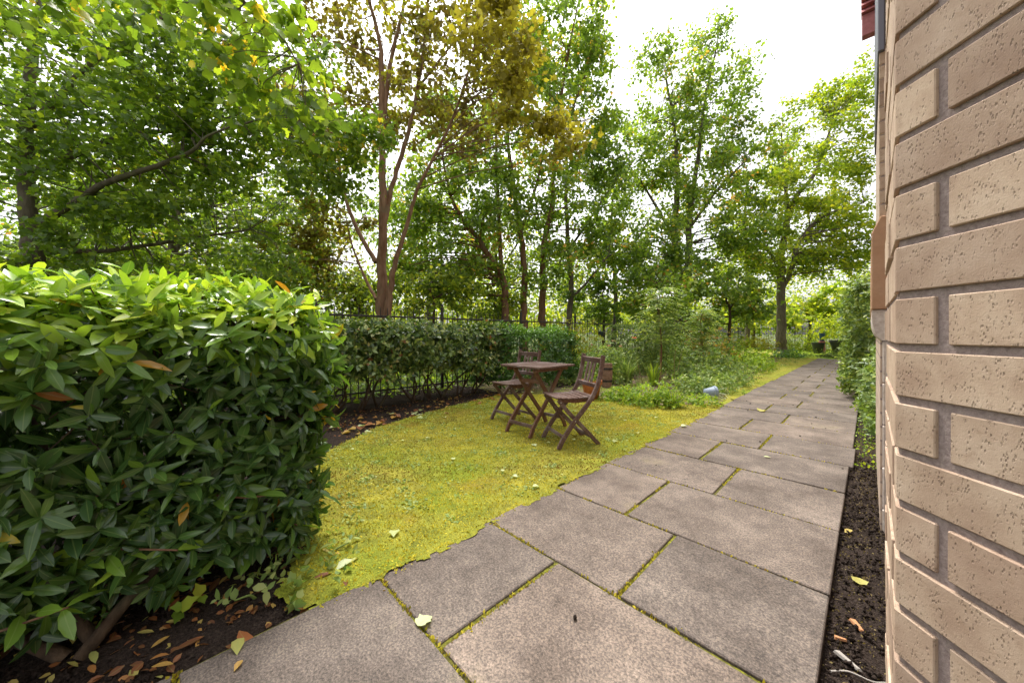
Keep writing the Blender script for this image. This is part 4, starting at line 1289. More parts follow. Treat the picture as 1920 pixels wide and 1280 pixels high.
mass([(150, 520, 300, 120, 22, 4, 60, 90, 1.0), (480, 500, 200, 110, 24, 4, 46, 90, 1.0), (760, 540, 160, 70, 26, 4, 40, 90, 1.1), (960, 560, 140, 55, 30, 4, 34, 90, 1.2), (1180, 580, 160, 40, 34, 4, 30, 80, 1.3),
      (1380, 560, 130, 60, 36, 4, 36, 80, 1.4), (1560, 540, 100, 80, 38, 4, 40, 80, 1.5), (1000, 600, 700, 25, 24, 5, 90, 80, .7)], 0.30, 78, 'distant_woodland', WOOD_L)

# ------------------------------------------------------------------ garden plants
yl = bush('golden_climber', 'yellow leaved climber sprawling over the railings behind the dark hedge', 'climber', (-5.45, 7.6, 0.0), (0.45, 1.7, 1.45), 620, OVAL_T, 0.07, YELL, 81, None, 8, 0.5, 0.1, 1.6)
rng = np.random.default_rng(82)
hd3 = empty('clipped_hedge', (-4.45, 9.7, 0), 'low square clipped small leaved hedge in the planting bed', 'hedge')
pos, out = box_surface(rng, 3000, -5.0, -3.9, 8.6, 10.8, 0.05, 1.22, ['x1', 'y0', 'z1'], 0.035, 0.08)
P, D, Nn, S, _ = shoots(rng, pos, out, 5, 0.055, 0.03, 0.3)
leaves('foliage', OVAL_T, P, D, Nn, S, rng.random(len(P)), BOX, hd3)
stems(hd3, rng, [(-4.5, 9.0, -.03), (-4.4, 10.2, -.03)], [(-4.4, 9.0, .7), (-4.3, 10.2, .7)], .02, .01, TWIG)

# hedge and shrubs against the building
rng = np.random.default_rng(83)
wh = empty('wall_hedge', (0.2, 10.5, 0), 'tall dense dark green hedge against the building beside the path', 'hedge')
pos, out = box_surface(rng, 4200, -0.20, 0.55, 7.6, 14.5, 0.03, 1.86, ['x0', 'y0', 'z1'], 0.09, 0.20)
P, D, Nn, S, _ = shoots(rng, pos, out, 5, 0.085, 0.05, 0.3)
leaves('foliage', OVAL_T, P, D, Nn, S, rng.random(len(P)), BOX, wh)
stems(wh, rng, [(0.1, y, -.04) for y in (8, 9.5, 11, 12.5)], [(0.1, y, 1.2) for y in (8, 9.5, 11, 12.5)], .03, .012, TWIG)
bush('euonymus_bush', 'glossy pale green bush spilling over the path edge by the wall', 'bush', (0.19, 6.5, -0.03), (0.30, 0.95, 0.90), 1000, OVAL_T, 0.075, BOX, 84, None, 7, 0.04, 0.3, 2.6, 0.02)
bush('euonymus_bush', 'small leafy shrub growing from the soil strip, nearest along the wall', 'bush', (0.17, 5.2, -0.03), (0.19, 0.55, 0.46), 260, OVAL_T, 0.06, BOX, 85, None, 6, 0.02, 0.4, 2.2, -.1)

# sapling with feathery leaves
def sapling(label, loc, H, seed):
    rng = np.random.default_rng(seed)
    root = empty('rowan_sapling', loc, label, 'sapling')
    loc = np.array(loc, float)
    stm = smooth_path([loc - UP * .03, loc + np.array((.02, .03, H * .4)), loc + np.array((-.02, 0, H * .8)), loc + np.array((0, .02, H))], 5)
    V, F = tube(stm, np.linspace(.022, .005, len(stm)), 7)
    link('trunk', mesh_np('trunk', V - loc, F, smooth=True), BARK_R, root)
    P, D, Nn, S = [], [], [], []
    rach = []
    for i in range(95):
        t = rng.uniform(0.28, 1.0) ** 0.8
        b = loc + np.array((0, 0, H * t))
        a = rng.random() * 6.283
        o_ = np.array((math.cos(a), math.sin(a), 0))
        L = rng.uniform(.30, .62) * (1.2 - 0.5 * t)
        pts = smooth_path([b, b + o_ * L * .55 + UP * L * .28, b + o_ * L * 1.25 + UP * L * 0.05], 6)
        rach.append(tube(pts, np.linspace(.004, .0015, len(pts)), 3))
        side = np.cross(o_, UP)
        for q in np.linspace(.3, 1, 9):
            pq = pts[int(q * (len(pts) - 1))]
            for sgn in (-1, 1):
                P.append(pq); D.append(side * sgn + o_ * .45 - UP * .12); Nn.append(UP + rng.normal(size=3) * .25); S.append(.085 * rng.uniform(.8, 1.15))
    V, F = join(rach)
    link('stalks', mesh_np('stalks', V - loc, F), STEMG, root, 'stuff')
    narrow = (OVAL_T[0] * np.array((.62, 1, 1)), OVAL_T[1], OVAL_T[2])
    leaves('foliage', narrow, np.array(P), np.array(D), np.array(Nn), np.array(S), rng.random(len(P)), PALE, root)


sapling('feathery leaved sapling with a slim stem, in front of the clipped hedge', (-3.15, 7.55, -0.02), 1.95, 86)
sapling('smaller feathery sapling to the right of the slim one, in the bed', (-2.9, 9.4, -0.02), 1.55, 87)

# flowers
def flower(root, p, r, mat, rng):
    k = 14
    a = np.arange(k) * 2.4
    d = np.stack((np.cos(a), np.sin(a), np.linspace(.1, 1.2, k)), 1)
    V, F, rn, lu = leaf_arrays(OVAL_T, np.tile(p, (k, 1)), d, np.tile(UP, (k, 1)) + rng.normal(size=(k, 3)) * .2, np.full(k, r), rng.random(k))
    link('flower', mesh_np('flower', V - np.array(root.location), F, {'rnd': rn, 'lu': lu}), mat, root)


rb = bush('rose_bush', 'bushy rose with pink flowers in front of the railings', 'rose', (-4.35, 7.1, -0.02), (0.75, 0.8, 1.05), 420, OVAL_T, 0.065, PALE, 88, None, 8, .15, .3, 1.9)
rng = np.random.default_rng(3)
for px, py, Zd in ((1111, 647, 8.0), (1125, 655, 7.8), (1150, 640, 8.2), (1142, 649, 8.0), (1163, 650, 8.1)):
    flower(rb, PT(px, py, Zd), 0.055, PINK, rng)
rr_ = bush('red_rose', 'tall rose stem with a single red flower before the clipped hedge', 'rose', (-3.9, 7.8, -0.02), (0.22, 0.22, 0.8), 60, OVAL_T, 0.06, PALE, 89, None, 3, .1, .3, 2)
p_ = PT(1189, 634, 8.2)
stems(rr_, rng, [np.array((-3.9, 7.8, 0))], [p_], .006, .003, STEMG)
flower(rr_, p_, 0.07, REDP, rng)

straps('crocosmia_clump', 'clump of upright sword leaves behind the bare patch', 'sword plant', tuple(G(1225, 722)), 60, 0.50, 0.018, FRESH, 90, 'sword leaved clumps')
straps('crocosmia_clump', 'looser clump of thin arching green blades behind the wooden tub', 'sword plant', tuple(G(1175, 718)), 90, 0.66, 0.018, PALE, 91, 'sword leaved clumps', .5)
straps('crocosmia_clump', 'small bright clump of sword leaves beside the leafy ground cover', 'sword plant', tuple(G(1290, 705)), 40, 0.60, 0.028, FRESH, 92, 'sword leaved clumps')
straps('grass_tuft', 'pale wispy grass tuft at the lawn edge beside the blue pot', 'grass tuft', tuple(G(1262, 762)), 150, 0.26, 0.006, FRESH, 93, None, .7)
rng = np.random.default_rng(94)
ds = empty('dried_flower_stems', tuple(G(1255, 718)), 'bare straw coloured flower stems standing among the sword leaves', 'dry stems')
for px0, px1, pyt in ((1238, 1237, 655), (1262, 1268, 652), (1268, 1279, 657), (1205, 1192, 668), (1246, 1249, 690)):
    b = G(px0, 716); Zb = FPX * CAMH / 91
    stems(ds, rng, [b - UP * .02], [PT(px1, pyt, Zb)], .007, .004, STEMD, 'stem', .03, 5)

# ground cover: many separate low plants
GC = 'low plants of the flower bed'
for i, (px, py, rx, hgt, n, mt, sz, lab) in enumerate([
    (1300, 716, .50, .36, 190, PALE, .075, 'leafy pale green mound behind the fallen pot, back row'),
    (1345, 712, .55, .34, 190, PALE, .075, 'spreading pale green plant right of the back leafy mound'),
    (1372, 706, .50, .30, 150, PALE, .070, 'pale green plant beside the cream flowered perennial'),
    (1295, 735, .42, .28, 170, PALE, .065, 'pale green plant directly behind the fallen blue pot'),
    (1345, 733, .40, .26, 150, PALE, .060, 'leafy plant between the fallen pot and the path edge'),
    (1380, 722, .34, .24, 110, PALE, .060, 'small leafy plant hugging the path edge past the fallen pot'),
    (1180, 752, .30, .20, 120, FRESH, .055, 'low yellow green plant in front of the terracotta pot'),
    (1215, 757, .34, .26, 150, FRESH, .055, 'bushy little plant at the front of the bare patch'),
    (1245, 762, .28, .30, 120, FRESH, .050, 'upright small plant at the bed front, left of the grass tuft'),
    (1150, 748, .26, .16, 90, FRESH, .050, 'tiny leafy plant touching the right side of the terracotta pot'),
    (1310, 757, .30, .14, 90, FRESH, .045, 'flat weedy patch in front of the fallen blue pot'),
    (1090, 700, .60, .55, 260, FRESH, .065, 'yellow green leafy plant behind the table, right of the dark hedge'),
    (1065, 715, .45, .45, 200, PALE, .060, 'green plant under the table edge beside the dark hedge'),
    (1130, 705, .50, .50, 220, FRESH, .060, 'leafy plant behind the nearer chair back'),
    (1170, 700, .60, .62, 260, PALE, .060, 'grey green perennial right of the wooden tub'),
    (1205, 690, .60, .70, 240, PALE, .060, 'tall leafy perennial under the feathery sapling'),
    (1290, 690, .60, .55, 220, PALE, .075, 'broad leaved plant at the foot of the feathery sapling'),
    (1330, 690, .60, .50, 200, PALE, .070, 'leafy plant in front of the orange tinted bush'),
    (1425, 692, .42, .40, 170, FRESH, .060, 'yellow green perennial nearest the verge past the ground cover'),
    ]):
    g = G(px, py)
    bush('bed_plant', lab, 'plant', (g[0], g[1], -0.02), (rx * 1.08, rx * 1.08, hgt * 1.18), int(n * 1.5), OVAL_T, sz, mt, 100 + i, GC, 4, .02, .5, 2.2, 0.0, STEMG)
hy = bush('cream_flowered_perennial', 'perennial with flat cream flower heads on the verge', 'perennial', (G(1410, 697)[0], G(1410, 697)[1], -.02), (.55, .6, .48), 200, OVAL_T, .06, FRESH, 130, None, 6, .03, .5, 2)
rng = np.random.default_rng(131)
for i in range(16):
    b = np.array(hy.location) + np.array((rng.normal() * .28, rng.normal() * .3, .48 + rng.random() * .1))
    flower(hy, b, .04, WHITEP, rng)
bush('orange_tinted_bush', 'dark bush with orange young leaves beside the clipped hedge', 'bush', (-3.6, 12.0, -.02), (.85, .95, 1.05), 520, OVAL_T, .075, ORNG, 132, None, 6, .1, .3, 2.2)
bush('dark_evergreen_bush', 'very dark rounded evergreen bush in front of the orange tinted one', 'bush', (-3.1, 11.0, -.02), (.7, .7, .75), 520, OVAL_T, .06, DARKLAU, 133, None, 5, .05, .3, 2.4)
bush('fern_mound', 'bright green ferny mound behind the cream flowered perennial', 'plant', (-3.4, 15.2, -.02), (.9, 1.0, .9), 420, OVAL_T, .09, FRESH, 134, None, 5, .05, .4, 2)
bush('hydrangea', 'yellow green hydrangea with reddish stems near the lawn tree', 'hydrangea', (-3.5, 18.2, -.02), (.8, .8, .95), 340, OVAL_T, .10, YELL, 135, None, 8, .35, .3, 2)
bush('ivy_mound', 'low dark ivy mound around the foot of the lawn tree', 'ivy', (-2.5, 19.2, -.02), (.75, .9, .38), 330, OVAL_T, .08, DARKLAU, 136, None, 4, .02, .4, 2)
bush('low_border_hedge', 'low leafy border crossing the far end of the path', 'border', (-1.0, 20.1, -.02), (1.2, .45, .32), 420, OVAL_T, .07, BOX, 137, None, 4, .02, .4, 2)
for i, (x, y, rx, hgt, n, mt, lab) in enumerate([
    (-4.7, 11.9, .8, 1.25, 620, DARKLAU, 'dark dense bush by the railings right of the clipped hedge'), (-3.0, 8.6, .6, .8, 420, BOX, 'dark green bush behind the slim sapling'), (-4.9, 14.0, .9, 1.5, 620, SYCA, 'broad dark bush by the railings beyond the orange tinted bush'),
    (-2.6, 9.9, .5, .55, 320, PALE, 'soft green bush between the saplings and the verge'), (-4.6, 17.0, 1.0, 1.6, 620, SYCA, 'big green bush by the railings towards the far lawn'), (-3.9, 6.6, .5, .75, 360, PALE, 'leafy bush under the pink rose'), (-2.6, 13.2, .6, .6, 320, FRESH, 'bright bush beyond the cream flowered perennial')]):
    bush('bed_bush', lab, 'bush', (x, y, -.02), (rx, rx, hgt), n, OVAL_T, .08, mt, 210 + i, 'bushes of the planting bed', 5, .05, .3, 2.3)
# arch shaped shrub at the end of the lawn
bush('arching_shrub', 'yellow green arching shrub at the end of the far lawn', 'shrub', (-0.9, 25.6, -.02), (1.5, 1.0, 2.3), 700, OVAL_T, .13, LIME, 138, None, 10, .8, .1, 2.4)
bush('far_leafy_shrub', 'light leafy shrub before the far railings, right of the lawn tree', 'shrub', (-3.0, 26.0, -.02), (1.0, .6, 1.3), 420, OVAL_T, .10, WOOD_L, 139, None, 6, .05, .3, 2)
bush('far_leafy_shrub', 'light leafy shrub before the far railings, close to the arching one', 'shrub', (-2.0, 26.2, -.02), (.7, .6, 1.0), 300, OVAL_T, .10, WOOD_L, 140, None, 6, .05, .3, 2)

# ------------------------------------------------------------------ pots
def pot(name, label, loc, r, h, mat, rim=0.02, rimh=0.06, soil=True, rot=(0, 0, 0), cat='pot'):
    root = empty(name, loc, label, cat)
    root.rotation_euler = rot
    t = 0.012
    bd_ = MB().lathe([(0, 0), (r * .68, 0), (r * .95, h - rimh)], 28).build('body', mat, root, 0, True)
    MB().lathe([(r * .95, h - rimh), (r + rim * .5, h - rimh), (r + rim * .6, h), (r - t, h), (r - t, h - rimh - .02), (r * .62, .02)], 28).build('rim', mat, bd_, 0, False)
    if soil:
        MB().lathe([(0, h - .045), (r - t - .001, h - .05)], 28).build('soil', SOIL, root)
    return root


pot('terracotta_pot', 'orange terracotta flower pot on the moss behind the nearer chair', (-3.09, 4.80, -.004), 0.155, 0.29, TERRA)
bush('potted_plant', 'small leafy plant growing in the terracotta pot', 'plant', (-3.09, 4.80, 0.235), (.14, .14, .22), 40, OVAL_T, .05, FRESH, 141, None, 3, .01, .4, 2, 0, STEMG)
tub = empty('wooden_tub', (-3.62, 6.16, -.02), 'small wooden slatted tub with iron bands behind the nearer chair', 'tub')
for k in range(16):
    a = k * math.pi / 8
    mb = MB()
    pts = [(math.cos(a) * rr0, math.sin(a) * rr0, z) for rr0, z in ((.085, 0), (.105, .22), (.100, .46))]
    mb.bar(pts, (-math.sin(a), math.cos(a), 0), .040, .014).build('stave', BARREL, tub, .003)
for z in (.10, .34):
    MB().lathe([(.105 if z < .2 else .114, z), (.110 if z < .2 else .118, z), (.112 if z < .2 else .117, z + .04), (.106 if z < .2 else .112, z + .04), (.105 if z < .2 else .114, z)], 28).build('hoop', IRON, tub)
MB().lathe([(0, .40), (.093, .40)], 24).build('soil', SOIL, tub)
bp_ = pot('fallen_plastic_pot', 'grey blue plastic pot lying on its side at the bed edge by the path', tuple(G(1322, 745) + UP * 0.082), 0.085, 0.17, BLUEP, .012, .03, False, (R(86), 0, R(137)))
# its trailing pale stems
rng = np.random.default_rng(142)
tr_ = empty('pale_vine', tuple(G(1352, 745)), 'pale trailing stems lying beside the fallen blue pot', 'vine')
for k in range(7):
    a0 = G(1338 + rng.normal() * 3, 742 + rng.normal() * 2) + UP * .05
    b0 = G(1362 + rng.normal() * 7, 745 + rng.normal() * 5) + UP * .01
    stems(tr_, rng, [a0], [b0], .004, .003, NT('pale_stem').fin((.50, .55, .34), .6) if k == 0 else MATS['pale_stem'], 'stem', .35, 5)
hp = pot('hanging_pot', 'dark slate coloured pot hung on the railings above the roses', (FX + 0.12, 9.0, 0.93), 0.10, 0.17, SLATEP, .012, .03, True)
MB().bar([(-.09, 0, .15), (-.12, 0, .38)], (0, 1, 0), .02, .004).build('hook', IRON, hp)
pot('black_tub', 'wide black tub at the far end of the lawn, under the arching shrub', (-0.95, 24.3, 0.0), .48, .68, DARKP, .03, .08, True)
pot('black_tub', 'smaller black pot standing left of the wide black tub far away', (-1.85, 24.2, 0.0), .27, .55, DARKP, .02, .06, True)
pot('blue_glazed_pot', 'dark blue glazed pot raised on a red pedestal behind the black tubs', (-1.75, 24.9, .62), .13, .42, DEEPB, .015, .05, True)
MB().lathe([(0, 0), (.15, 0), (.13, .62), (0, .62)], 20).build('pot_base', REDT, None).location = (-1.75, 24.9, 0)
tag(bpy.data.objects['pot_base'], 'round red pedestal under the dark blue glazed pot', 'pedestal')

# ------------------------------------------------------------------ litter and small plants
def litter(label, group, pts, tmpl, rs, size, seed, zoff=0.004, name='fallen_leaf', mat=None, cat='leaf'):
    rng = np.random.default_rng(seed)
    mes = []
    for r_ in rs:
        V0 = tmpl[0].copy()
        V0[:, 2] = np.abs(V0[:, 0]) * rng.uniform(.15, .55) + rng.uniform(-.05, .12) * np.sin(V0[:, 1] * 3.1)
        me = mesh_np(name, V0, tmpl[1], {'rnd': np.full(len(V0), r_), 'lu': tmpl[2]})
        me.materials.append(mat or DEAD)
        mes.append(me)
    for i, p in enumerate(pts):
        o = link(name, mes[i % len(mes)])
        s = size * rng.uniform(.7, 1.25)
        o.scale = (s, s, s)
        mn = min(v.co.z for v in mes[i % len(mes)].vertices)
        o.location = (p[0], p[1], p[2] + zoff - mn * s)
        o.rotation_euler = (rng.normal() * .07, rng.normal() * .07, rng.random() * 6.283)
        tag(o, label, cat, group)


rng = np.random.default_rng(150)
GN = 'dead leaves under the near hedge'
for k, (col_, rs) in enumerate((('dark brown', [.02, .06]), ('orange brown', [.2, .3]), ('tan', [.42, .47]), ('yellow green', [.62, .72]))):
    for q, (wh_, y0, y1) in enumerate((('beside the big stem under the near hedge', -.5, -.1), ('on the soil below the middle of the near hedge', -.1, .25), ('near the corner where hedge, moss and path meet', .25, .6))):
        nn = 3
        pp = np.stack((rng.uniform(-2.0, -1.5, nn), rng.uniform(y0, y1, nn), np.full(nn, -.018)), 1)
        litter('%s dead laurel leaf lying %s' % (col_, wh_), GN, pp, LAUREL_T, rs, .068, 300 + k * 5 + q, .012)
GN = 'fallen leaves before the mottled hedge'
for k, (col_, rs) in enumerate((('brown', [.08, .14]), ('orange', [.28, .33]), ('tan', [.4, .46]), ('pale green', [.85, 1.0]))):
    for q, (wh_, y0, y1) in enumerate((('at the near end of the mottled hedge', 1.3, 2.3), ('before the middle of the mottled hedge', 2.3, 3.4), ('before the dark hedge behind the table', 3.4, 4.6))):
        nn = 6
        yy = rng.uniform(y0, y1, nn)
        pp = np.stack((-4.1 + rng.normal(size=nn) * .25 - (yy - 2.4) * .10, yy, np.full(nn, -.018)), 1)
        litter('%s fallen leaf on the dark soil %s' % (col_, wh_), GN, pp, MAPLE_F, rs, .085, 330 + k * 5 + q, .012)
qs = []
r2 = np.random.default_rng(153)
while len(qs) < 34:
    p = (r2.uniform(-4.2, -1.5), r2.uniform(.8, 4.8))
    if in_poly(np.array([p[0] + 0.05]), np.array([p[1]]), LAWN_P)[0]: qs.append((p[0], p[1], .006))
litter('small pale fallen leaf lying on the yellow moss', 'pale leaves on the moss', qs, MAPLE_F, [.85, .95, 1.0, .7], .045, 154, .006)
for lab, px, py, tm, rv, s, z in [
    ('pale lobed leaf lying on a slab joint near the camera', 783, 1176, MAPLE_T, .97, .085, .003),
    ('reddish brown laurel leaf on the soil beside the path edge', 448, 1180, LAUREL_T, .22, .13, -.01),
    ('yellow green oval leaf on the slab edge under the near hedge', 446, 1200, OVAL_T, .70, .075, .003),
    ('pale green leaf standing out on the moss near the hedge corner', 660, 1052, OVAL_T, .97, .085, .006),
    ('white leaf scrap on the slab beyond the chairs', 1432, 857, OVAL_T, 1.0, .05, .003),
    ('pale leaf scrap on the moss at the edge of the path', 1277, 800, MAPLE_F, 1.0, .055, .004),
    ('dark green leaf sprig fallen across a slab joint', 1425, 772, MAPLE_T, .66, .11, .004),
    ('yellow curled leaf on the soil strip beside the wall', 1597, 984, OVAL_T, .55, .05, -.028),
    ('grey green leaf on the soil strip nearest the wall', 1612, 1084, MAPLE_F, .66, .055, -.028),
    ('orange curled leaf at the bottom edge beside the pale sprig', 455, 1240, OVAL_T, .42, .05, .003)]:
    g = G(px, py)
    litter(lab, None, [(g[0], g[1], z)], tm, [rv], s, int(px), .004)

# chips, twig and stone on the soil strip
for lab, px, py, L, wd, mt, rz in (('orange wood chip on the soil strip beside the wall, larger one', 1608, 1158, .055, .022, CHIPW, -.9), ('small orange wood chip on the soil strip beside the larger one', 1576, 1182, .04, .016, CHIPW, .5), ('grey weathered splinter of wood on the soil strip', 1590, 1222, .075, .02, CHIPG, -.5)):
    g = G(px, py)
    mb = MB()
    mb.add([(-L / 2, -wd / 2, 0), (L * .4, -wd * .4, 0), (L / 2, wd * .2, 0), (-L * .4, wd / 2, 0), (-L * .46, -wd * .3, .010), (L * .38, -wd * .25, .007), (L * .42, wd * .15, .006), (-L * .38, wd * .4, .009)],
           [(0, 3, 2, 1), (4, 5, 6, 7), (0, 1, 5, 4), (1, 2, 6, 5), (2, 3, 7, 6), (3, 0, 4, 7)])
    o = mb.build('wood_chip', mt, None, .001)
    o.location = (g[0], g[1], -.030)
    o.rotation_euler = (.05, .03, rz)
    tag(o, lab, 'wood chip')
g = G(1600, 1248)
V, F = tube(smooth_path([(-.05, -.03, 0), (-.01, .0, .006), (.04, .01, .004), (.07, .03, .008)], 4), np.linspace(.0035, .002, 13), 5)
tag(link('twig', mesh_np('twig', V, F, smooth=True), CHIPG, None, None, (g[0], g[1], -.030)), 'thin bent grey twig on the soil strip below the splinter', 'twig')
# dark crumbs of soil dropped on the slabs
rng = np.random.default_rng(160)
cm = MB()
import bmesh as _bm
b_ = _bm.new(); _bm.ops.create_icosphere(b_, subdivisions=1, radius=1.0)
for v_ in b_.verts: v_.co *= rng.uniform(.7, 1.2)
cme = bpy.data.meshes.new('soil_crumb'); b_.to_mesh(cme); b_.free(); cme.materials.append(SOIL)
for px, py in [(1362, 827), (1432, 835), (1407, 757), (1450, 758), (1400, 752), (1375, 752), (1530, 783), (1560, 775), (1522, 795), (1548, 804), (1500, 818), (1078, 1160), (1425, 829), (1230, 873), (1487, 760), (1552, 757), (1440, 755), (1580, 880), (1402, 770), (1333, 777)]:
    g = G(px, py)
    o = link('soil_crumb', cme, None, None, None, (g[0], g[1], .008))
    s = rng.uniform(.005, .009)
    o.scale = (s * 1.5, s, s * .8); o.rotation_euler = (0, 0, rng.random() * 6)
    tag(o, 'dark crumb of earth dropped on the paving slabs', 'crumb', 'dark crumbs on the path')

# clods and rotting scraps on the bare soil: uncountable
rng = np.random.default_rng(161)
kc = 4200
xy = np.concatenate((np.column_stack((rng.uniform(-2.2, -1.42, kc // 2), rng.uniform(-.7, .55, kc // 2))), np.column_stack((rng.uniform(-.105, .06, kc // 4), rng.uniform(.7, 4.2, kc // 4))), np.column_stack((rng.uniform(-4.9, -3.7, kc // 4), rng.uniform(1.2, 4.8, kc // 4)))))
b0 = np.array([(1, 0, 0), (-1, 0, 0), (0, 1, 0), (0, -1, 0), (0, 0, 1), (0, 0, -1)], float)
f0 = np.array([(4, 0, 2), (4, 2, 1), (4, 1, 3), (4, 3, 0), (5, 2, 0), (5, 1, 2), (5, 3, 1), (5, 0, 3)])
sz = rng.uniform(.003, .011, (len(xy), 1, 1)) * rng.uniform(.5, 1.4, (len(xy), 6, 1))
V = np.column_stack((xy, np.full(len(xy), -.026)))[:, None, :] + b0[None] * sz + rng.normal(size=(len(xy), 6, 3)) * .002
tag(link('soil_clods', mesh_np('soil_clods', V.reshape(-1, 3), (f0[None] + (np.arange(len(xy)) * 6)[:, None, None]).reshape(-1, 3)), SOIL, kind='stuff'), 'small clods of dark earth on the bare soil', 'soil')
xy = np.concatenate((np.column_stack((rng.uniform(-2.3, -1.42, 650), rng.uniform(-.8, .6, 650))), np.column_stack((rng.uniform(-4.9, -3.7, 1200), rng.uniform(1.2, 4.8, 1200)))))
kk = len(xy)
tag(leaves('leaf_litter', OVAL_T, np.column_stack((xy, np.full(kk, -.018))), norm(rng.normal(size=(kk, 3)) * np.array((1, 1, .25))), norm(UP + rng.normal(size=(kk, 3)) * .45), rng.uniform(.015, .045, kk), rng.random(kk) ** 3 * .7, DEAD, None), 'scraps of rotting brown leaves on the soil', 'leaf litter')

# seedling leaves at the foot of the near hedge
for i, (px, py, n, s, mt, lab) in enumerate([(535, 1125, 5, .05, PALE, 'pale seedling at the path edge, nearest the hedge corner'), (610, 1085, 5, .05, PALE, 'pale scalloped seedling at the corner of moss and path'), (265, 1120, 5, .085, FRESH, 'bright ivy leaves under the near hedge'), (340, 1125, 3, .06, FRESH, 'single bright green seedling right of the ivy leaves'),
                                              (560, 1060, 16, .045, PALE, 'patch of small weeds under the near hedge corner'), (610, 1030, 16, .04, PALE, 'patch of small weeds where the moss meets the near hedge'), (480, 1100, 10, .05, PALE, 'sparse weeds on the soil below the near hedge')]):
    g = G(px, py)
    bush('seedling', lab, 'seedling', (g[0], g[1], -.022), (.09 if n < 10 else .16, .09 if n < 10 else .16, .09), n, MAPLE_F if n < 10 else OVAL_T, s, mt, 170 + i, None, 2, .02, .8, 2, .1, STEMG, 3)

# tiny moss tufts and weeds over the lawn and in the joints: nobody could count them
rng = np.random.default_rng(180)
K = 90000
xy = np.stack((rng.uniform(-4.4, -1.40, K), rng.uniform(.4, 5.8, K)), 1)
xy = xy[in_poly(xy[:, 0] + .02 * rng.normal(size=len(xy)), xy[:, 1] + .02 * rng.normal(size=len(xy)), LAWN_P)]
k = len(xy)
d = norm(rng.normal(size=(k, 3)) * np.array((1, 1, .5)) + UP * .75)
P = np.column_stack((xy, -.001 + .007 * vnoise(xy[:, 0] * 3, xy[:, 1] * 3, 1) + .0035 * vnoise(xy[:, 0] * 9, xy[:, 1] * 9, 4)))
o = leaves('moss_tufts', QUAD_T, P, d, rdir(rng, k), rng.uniform(.007, .017, k), np.clip(.52 + .55 * vnoise(xy[:, 0] * 1.3, xy[:, 1] * 1.3, 9) + .25 * vnoise(xy[:, 0] * 6, xy[:, 1] * 6, 4) + rng.normal(size=k) * .22, 0, 1), MOSST, None)
tag(o, 'short yellow green moss tufts covering the lawn', 'moss')
cl = rng.uniform((-4.2, .7), (-1.5, 4.9), (190, 2))
xy = (cl[:, None, :] + rng.normal(size=(190, 28, 2)) * rng.uniform(.02, .075, (190, 1, 1))).reshape(-1, 2)
xy = xy[in_poly(xy[:, 0], xy[:, 1], LAWN_P)]
k = len(xy)
P = np.column_stack((xy, np.full(k, .004)))
o = leaves('lawn_weeds', OVAL_T, P, norm(rng.normal(size=(k, 3)) * np.array((1, 1, .3)) + UP * .3), norm(UP + rng.normal(size=(k, 3)) * .4), rng.uniform(.012, .030, k), .35 + .65 * rng.random(k), PALE, None)
tag(o, 'tiny pale green weeds growing through the moss', 'weeds')
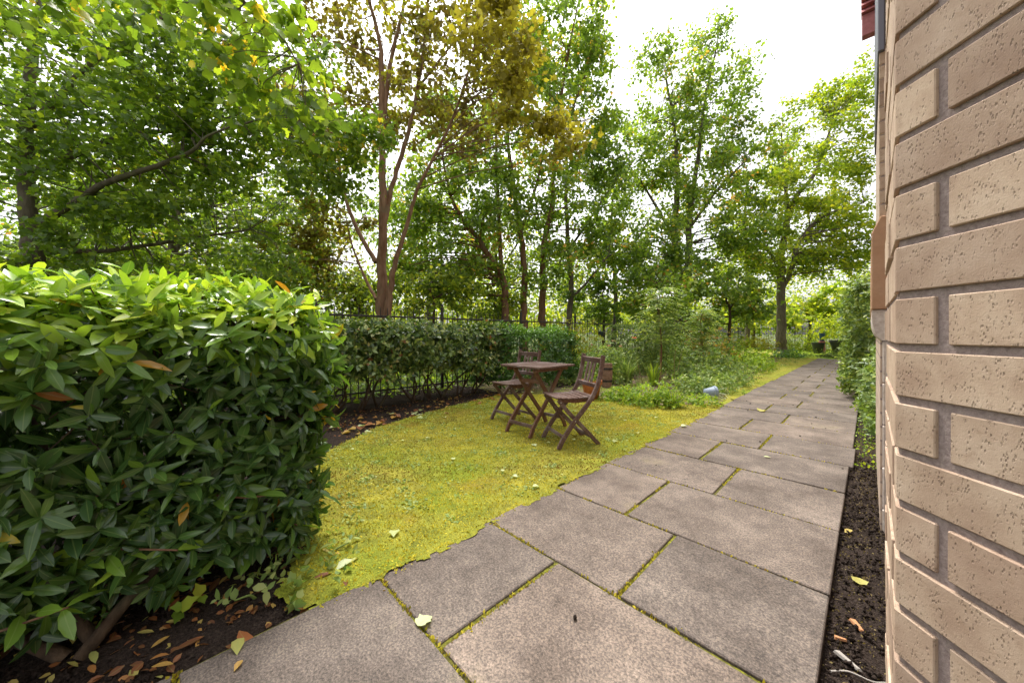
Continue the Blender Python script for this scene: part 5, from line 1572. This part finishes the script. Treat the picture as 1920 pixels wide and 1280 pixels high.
# moss in the joints
P = []
for i, y in enumerate(rows):
    kk = int(420 * max(.15, 1 - max(0, y) / 9))
    xs = PL + (1.34) * rng.random(kk) ** 1.6
    P.append(np.column_stack((xs, y + rng.normal(size=kk) * .006, np.full(kk, -.008))))
    if i < len(rows) - 1:
        kk = kk // 2
        xj = -0.69 if i % 2 == 0 else -0.98
        P.append(np.column_stack((xj + rng.normal(size=kk) * .006, rng.uniform(y, rows[i + 1], kk), np.full(kk, -.008))))
P = np.concatenate(P); P = P[P[:, 1] > -.2]
patch = vnoise(P[:, 0] * 5, P[:, 1] * 4, 2) > -.25
P = P[patch]; k = len(P)
o = leaves('joint_moss', QUAD_T, P, norm(rng.normal(size=(k, 3)) * np.array((.6, .6, .4)) + UP), rdir(rng, k), rng.uniform(.008, .018, k), rng.random(k), MOSST, None)
tag(o, 'yellow green moss filling the joints between the slabs', 'moss')
# crumbs and grit on the soil strip
k = 2600
P = np.column_stack((rng.uniform(-.105, .10, k), rng.uniform(.6, 5, k), np.full(k, -.030)))
o = leaves('soil_grit', QUAD_T, P, rdir(rng, k), rdir(rng, k), rng.uniform(.004, .011, k), rng.random(k) * .3, STRAW, None)
tag(o, 'loose straw coloured grit on the soil strip beside the wall', 'grit')
k = 900
P = np.column_stack((rng.uniform(-.10, .25, k), 3.9 + rng.random(k) * 3.2, np.full(k, -.028)))
o = leaves('strip_weeds', OVAL_T, P, norm(rng.normal(size=(k, 3)) + UP * .6), norm(UP + rng.normal(size=(k, 3)) * .4), rng.uniform(.015, .035, k), rng.random(k), FRESH, None)
tag(o, 'small green weeds on the soil strip beside the wall', 'weeds')
# ground flora under the trees and in the beds
k = 9000
P = np.column_stack((rng.uniform(-9.5, -5.45, k), rng.uniform(-1, 15, k), np.full(k, -.07)))
o = leaves('ground_ivy', MAPLE_F, P + UP * rng.random((k, 1)) * .12, norm(rng.normal(size=(k, 3)) + UP * .3), norm(UP + rng.normal(size=(k, 3)) * .4), rng.uniform(.05, .10, k), rng.random(k) * .8, SYCA, None)
tag(o, 'green ivy carpeting the ground beyond the railings', 'ground cover')
k = 5200
xy = np.column_stack((rng.uniform(-5.5, -1.7, k), rng.uniform(5.0, 18.5, k)))
xy = xy[(vnoise(xy[:, 0] * 2, xy[:, 1] * 2, 3) > -.1) & (xy[:, 0] < -1.75 - 0 * xy[:, 1])]
k = len(xy)
o = leaves('bed_weeds', OVAL_T, np.column_stack((xy, np.full(k, -.02) + rng.random(k) * .05)), norm(rng.normal(size=(k, 3)) + UP * .5), norm(UP + rng.normal(size=(k, 3)) * .5), rng.uniform(.03, .06, k), rng.random(k), PALE, None)
tag(o, 'low green weeds spread through the planting bed', 'weeds')
